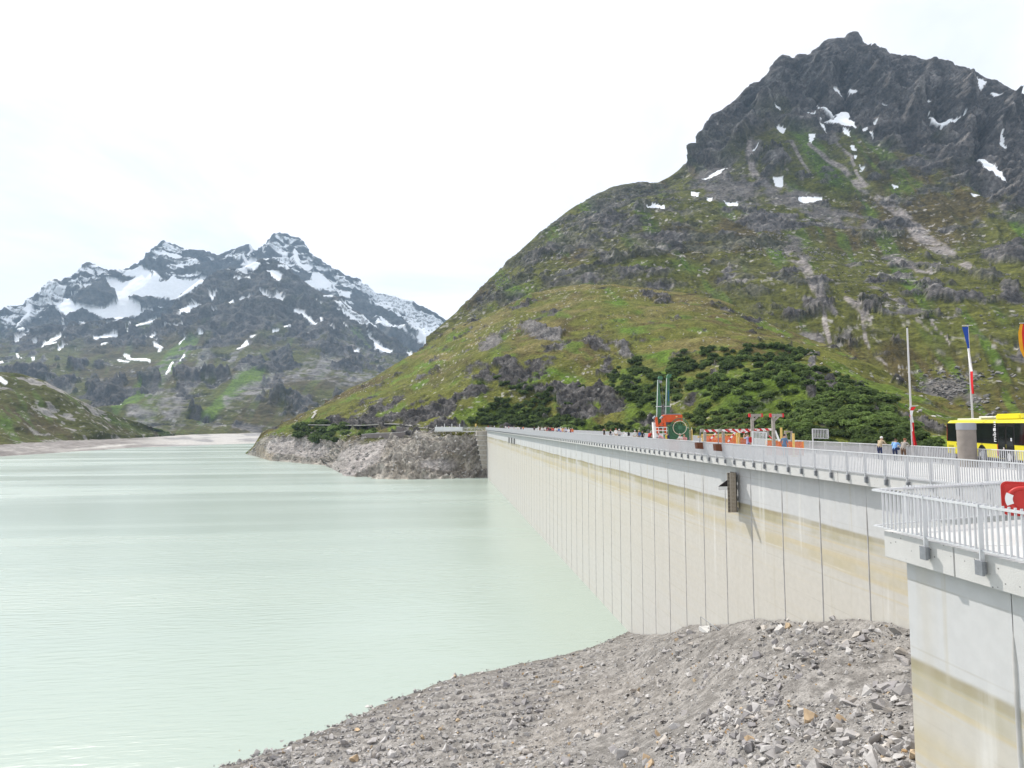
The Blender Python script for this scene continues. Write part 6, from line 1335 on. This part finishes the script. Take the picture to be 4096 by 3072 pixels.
doors = (bt(3989), bt(4054)); ws = [(.16, bt(3838)), (bt(3840), bt(3896)), (bt(3898), bt(3968)), (bt(3972), bt(3987)), (bt(4057), bt(4057) + 1.5), (bt(4057) + 1.56, LB - .3)]
for a, b in ws: MB().m(bglass).prism([(a, -.012, 1.36), (b, -.012, 1.36), (b, .03, 2.68), (a, .03, 2.68)], (0, .05, 0)).build('window', bus)
MB().m(bblk).prism([(.10, -.006, 1.30), (LB - .1, -.006, 1.30), (LB - .1, .042, 2.74), (.10, .042, 2.74)], (0, .05, 0)).build('window_band', bus)
MB().m(mat('tail_red', (.25, .012, .012), .3)).prism([(.11, -.013, 1.38), (.2, -.013, 1.38), (.2, .03, 2.66), (.11, .03, 2.66)], (0, .03, 0)).build('red_edge', bus)
mid = sum(doors) / 2
for a, b in ((doors[0], mid - .015), (mid + .015, doors[1])):
    d_ = MB().m(bblk).prism([(a, -.02, .38), (b, -.02, .38), (b, .03, 2.66), (a, .03, 2.66)], (0, .05, 0)).build('door', bus)
    MB().m(bglass).prism([(a + .1, -.028, .6), (b - .1, -.028, .6), (b - .1, .018, 2.5), (a + .1, .018, 2.5)], (0, .03, 0)).build('door_pane', d_)
def sticker(nm, x, z, w, h, m_): MB().m(m_).box(x, x + w, -.035, -.030, z, z + h).build(nm, bus)
sticker('sticker', doors[1] - .35, 1.55, .16, .2, white); sticker('sticker', doors[1] - .31, 1.6, .08, .1, mat('sticker_blue', (.05, .15, .5), .5)); sticker('sticker', mid - .3, .9, .14, .2, white); sticker('sticker', mid - .27, .93, .08, .12, redp)
MB().m(redp).box(doors[0] - .07, doors[0] - .01, -.02, .02, .5, 1.3).build('door_edge', bus)
def text(body_, nm, mt, size, loc, rot, parent, ext=.004):
    cu = bpy.data.curves.new(nm, 'FONT'); cu.body = body_; cu.size = size; cu.extrude = ext; cu.resolution_u = 2; ob = bpy.data.objects.new(nm + '_tmp', cu); COL.objects.link(ob)
    me = bpy.data.meshes.new_from_object(ob.evaluated_get(bpy.context.evaluated_depsgraph_get())); bpy.data.objects.remove(ob); me.materials.clear(); me.materials.append(mt)
    o = link(nm, me, parent, loc); o.rotation_euler = rot; return o
wbt = mat('lettering_white', (.85, .85, .85), .5)
tx = bt(3978)
text('mbs', 'lettering', wbt, .56, (tx + .22, -.03, 1.42), (PI / 2, -PI / 2, 0), bus, .010); text('Bus', 'lettering', wbt, .50, (tx + .22, -.02, 2.16), (PI / 2, -PI / 2, 0), bus)
text('BUS', 'lettering', bblk, .26, (bt(3917), -.02, 1.0), (PI / 2, 0, 0), bus); text('L', 'lettering', bblk, .24, (bt(3824), -.02, 1.02), (PI / 2, 0, 0), bus)
for x_ in (bt(3925), LB - 2.7):
    MB().m(bblk).tube([(x_, -.02, .55), (x_, .35, .55)], .62, 22).build('wheel_arch', bus); w_ = MB().m(tyre).tube([(x_, -.035, .48), (x_, .25, .48)], .48, 22).build('wheel', bus); MB().m(steel).tube([(x_, -.05, .48), (x_, 0, .48)], .26, 18).build('rim', w_)
for i_ in range(7): MB().m(bblk).box(.35, 1.25, -.012, .02, .42 + i_ * .09, .45 + i_ * .09).build('vent_slat', bus)
for y in (.25, 2.05): MB().m(mat('lamp_red', (.5, .02, .02), .3)).box(-.02, .02, y, y + .2, 1.0, 1.4).build('tail_lamp', bus)

# ------------------------------------------------------------------ flagpoles and flags
polem = mat('pole_alu', (.62, .60, .60), .4, metal=.3); FC = {k: mat('flag_' + k, c_, .7, noise=.05, nscale=4) for k, c_ in (('red', (.60, .015, .02)), ('white', (.80, .79, .80)), ('blue', (.02, .07, .36)), ('gold', (.80, .36, .01)), ('black', (.015, .015, .015)))}
def pole(px, dY, ptop, label, zbase):
    P_ = at(px, 1650, 1, dY); h = float(at(px, ptop, 1, dY)[2]) - zbase
    o = empty('flagpole', (P_[0], dY, zbase), 0, label, 'flagpole'); MB().m(polem).tube([(0, 0, 0), (0, 0, h * .5), (0, 0, h)], [.085, .075, .06], 12).build('shaft', o); MB().m(bblk).tube([(0, 0, h), (0, 0, h + .1)], .085, 12).build('cap', o)
    for f_ in (.35, .62): MB().m(steel).tube([(0, 0, h * f_), (0, 0, h * f_ + .06)], .10, 10).build('collar', o)
    return o, P_, h
o1, p1, h1 = pole(3644, 41.5, 1312, 'tall bare flagpole with a red and white flag lowered near its foot', 15.0)
o2, p2, h2 = pole(3889, 44.0, 1300, 'flagpole with a hanging blue, white and red banner behind the bus', 21.3)
def flag(name, label, dY, rows, cols, arm, wav=.12):
    """rows: (left px, right px, py, twist depth); cols: list of per-row-interval or per-column colours"""
    fr_p = at(rows[0][0], rows[0][2], 1, dY); root = empty(name, fr_p, 0, label, 'flag'); nx = 9
    for (ra, rb, cs) in [(i_, i_ + 1, cols[i_]) for i_ in range(len(rows) - 1)]:
        a, b = rows[ra], rows[rb]; sub = 6
        for ci in range(len(cs)):
            vs_, fs = [], []
            for s_ in range(sub + 1):
                t = s_ / sub
                for k in range(nx):
                    u = (ci + k / (nx - 1)) / len(cs); L_ = a[0] + (b[0] - a[0]) * t; R__ = a[1] + (b[1] - a[1]) * t; py = a[2] + (b[2] - a[2]) * t
                    q = at(L_ + (R__ - L_) * u, py, 1, dY) - fr_p; q[1] += wav * math.sin(u * 7 + py * .02) + (a[3] + (b[3] - a[3]) * t) * (u - .5); vs_.append(q)
            for s_ in range(sub):
                for k in range(nx - 1): fs.append((s_ * nx + k, s_ * nx + k + 1, (s_ + 1) * nx + k + 1, (s_ + 1) * nx + k))
            MB().m(FC[cs[ci]]).add(vs_, fs, True).build('cloth', root)
    if arm: q0 = at(arm[0], arm[2], 1, dY) - fr_p; q1 = at(arm[1], arm[2] - 2, 1, dY) - fr_p; MB().m(polem).tube([q0, q1], .035, 8).build('arm', root)
    return root
flag('flag', 'blue, white and red banner hanging from its pole behind the bus', 43.85, [(3850, 3882, 1307, .1), (3858, 3881, 1340, .2), (3867, 3881, 1394, .3), (3871, 3888, 1450, .3), (3879, 3893, 1486, .3), (3882, 3893, 1530, .3), (3886, 3899, 1575, .3)], [['blue'], ['blue'], ['white'], ['white'], ['red'], ['red']], (3849, 3890, 1303))
flag('flag', 'red and white flag hanging twisted at the foot of the bare flagpole', 41.3, [(3646, 3671, 1628, .2), (3634, 3664, 1642, .5), (3634, 3655, 1662, .6), (3643, 3658, 1690, .4), (3645, 3660, 1725, .3), (3647, 3664, 1760, .3), (3650, 3671, 1785, .3)], [['red', 'red'], ['white', 'red'], ['white', 'white', 'red'], ['red', 'white'], ['red'], ['red']], (3644, 3672, 1625))
flag('flag', 'gold, red and black banner cut off by the right edge of the picture', 40.0, [(4080, 4140, 1296, .1), (4073, 4140, 1330, .1), (4072, 4140, 1370, .2), (4076, 4140, 1400, .2), (4086, 4140, 1425, .2), (4104, 4142, 1455, .2), (4120, 4143, 1520, .2), (4130, 4145, 1600, .2)], [['gold', 'red', 'red', 'black', 'black']] * 7, (4078, 4142, 1293), .05)
pole(4143, 40.2, 1290, 'flagpole carrying the gold, red and black banner', 21.3)

# ------------------------------------------------------------------ lifebuoy box on the platform
lbm = mat('lifebuoy_red', (.50, .035, .03), .45, noise=.05, nscale=5, coat=.15); q = at(4094, 1998, 1, 12.3)
lb = empty('lifebuoy_box', (q[0], q[1], ZP - .02), -math.radians(44), 'red lifebuoy housing on a post beside the platform railing', 'lifebuoy box')
zc = q[2] - ZP + .02; R0 = .40
def rsq(h, r, n_=6):
    out = []
    for cx_, cz_, a0 in ((h - r, h - r, 0), (-h + r, h - r, 90), (-h + r, -h + r, 180), (h - r, -h + r, 270)):
        for k in range(n_ + 1): a = math.radians(a0 + 90 * k / n_); out.append((cx_ + r * math.cos(a), cz_ + r * math.sin(a)))
    return out
MB().m(lbm).prism([(x, 0.02, zc + z) for x, z in rsq(R0, .13)], (0, .12, 0)).build('back_shell', lb, bevel=.02); MB().m(lbm).prism([(x, -.06, zc + z) for x, z in rsq(R0 - .05, .11)], (0, .08, 0)).build('front_shell', lb, bevel=.02)
MB().m(lbm).tube([(.27 * math.cos(t * PI / 16), -.065, zc + .27 * math.sin(t * PI / 16)) for t in range(33)], .05, 8, False).build('ring', lb)
for a0 in (135, 315):
    vs_ = []
    for k in range(9):
        a = math.radians(a0 - 27 + 54 * k / 8 + 45); vs_ += [(.2 * math.cos(a), -.122, zc + .2 * math.sin(a)), (.34 * math.cos(a), -.122, zc + .34 * math.sin(a))]
    MB().m(white).add(vs_, [(2 * k, 2 * k + 1, 2 * k + 3, 2 * k + 2) for k in range(8)]).build('white_band', lb)
MB().m(steel).bar((0, .2, 0), (0, .2, zc + .35), .06, .06).build('post', lb)

# ------------------------------------------------------------------ sign board at the far end
q = at(1903, 1706, 1, 277.0); sb = empty('sign_board', (q[0], 277, 20.6), 0, 'small yellow sign board at the far end of the dam', 'sign')
MB().m(steel2).tube([(0, 0, 0), (0, 0, 3.2)], .05, 6).build('post', sb); MB().m(ylw).box(-.35, .35, -.06, 0, 2.2, 3.4).build('board', sb)

# ================================================================== HAZE
hz = bpy.data.materials.new('haze'); hz.use_nodes = True; n, l = hz.node_tree.nodes, hz.node_tree.links
n.remove(n['Principled BSDF']); pv = n.new('ShaderNodeVolumePrincipled'); pv.inputs['Color'].default_value = (.50, .73, 1.0, 1); pv.inputs['Density'].default_value = 8.0e-5; pv.inputs['Anisotropy'].default_value = .2
l.new(pv.outputs[0], n['Material Output'].inputs['Volume'])
h = MB().m(hz).box(-4800, 4800, -700, 5700, -10, 1500).build('haze'); tag(h, 'thin pale blue mountain haze filling the valley air', 'haze', kind='stuff')
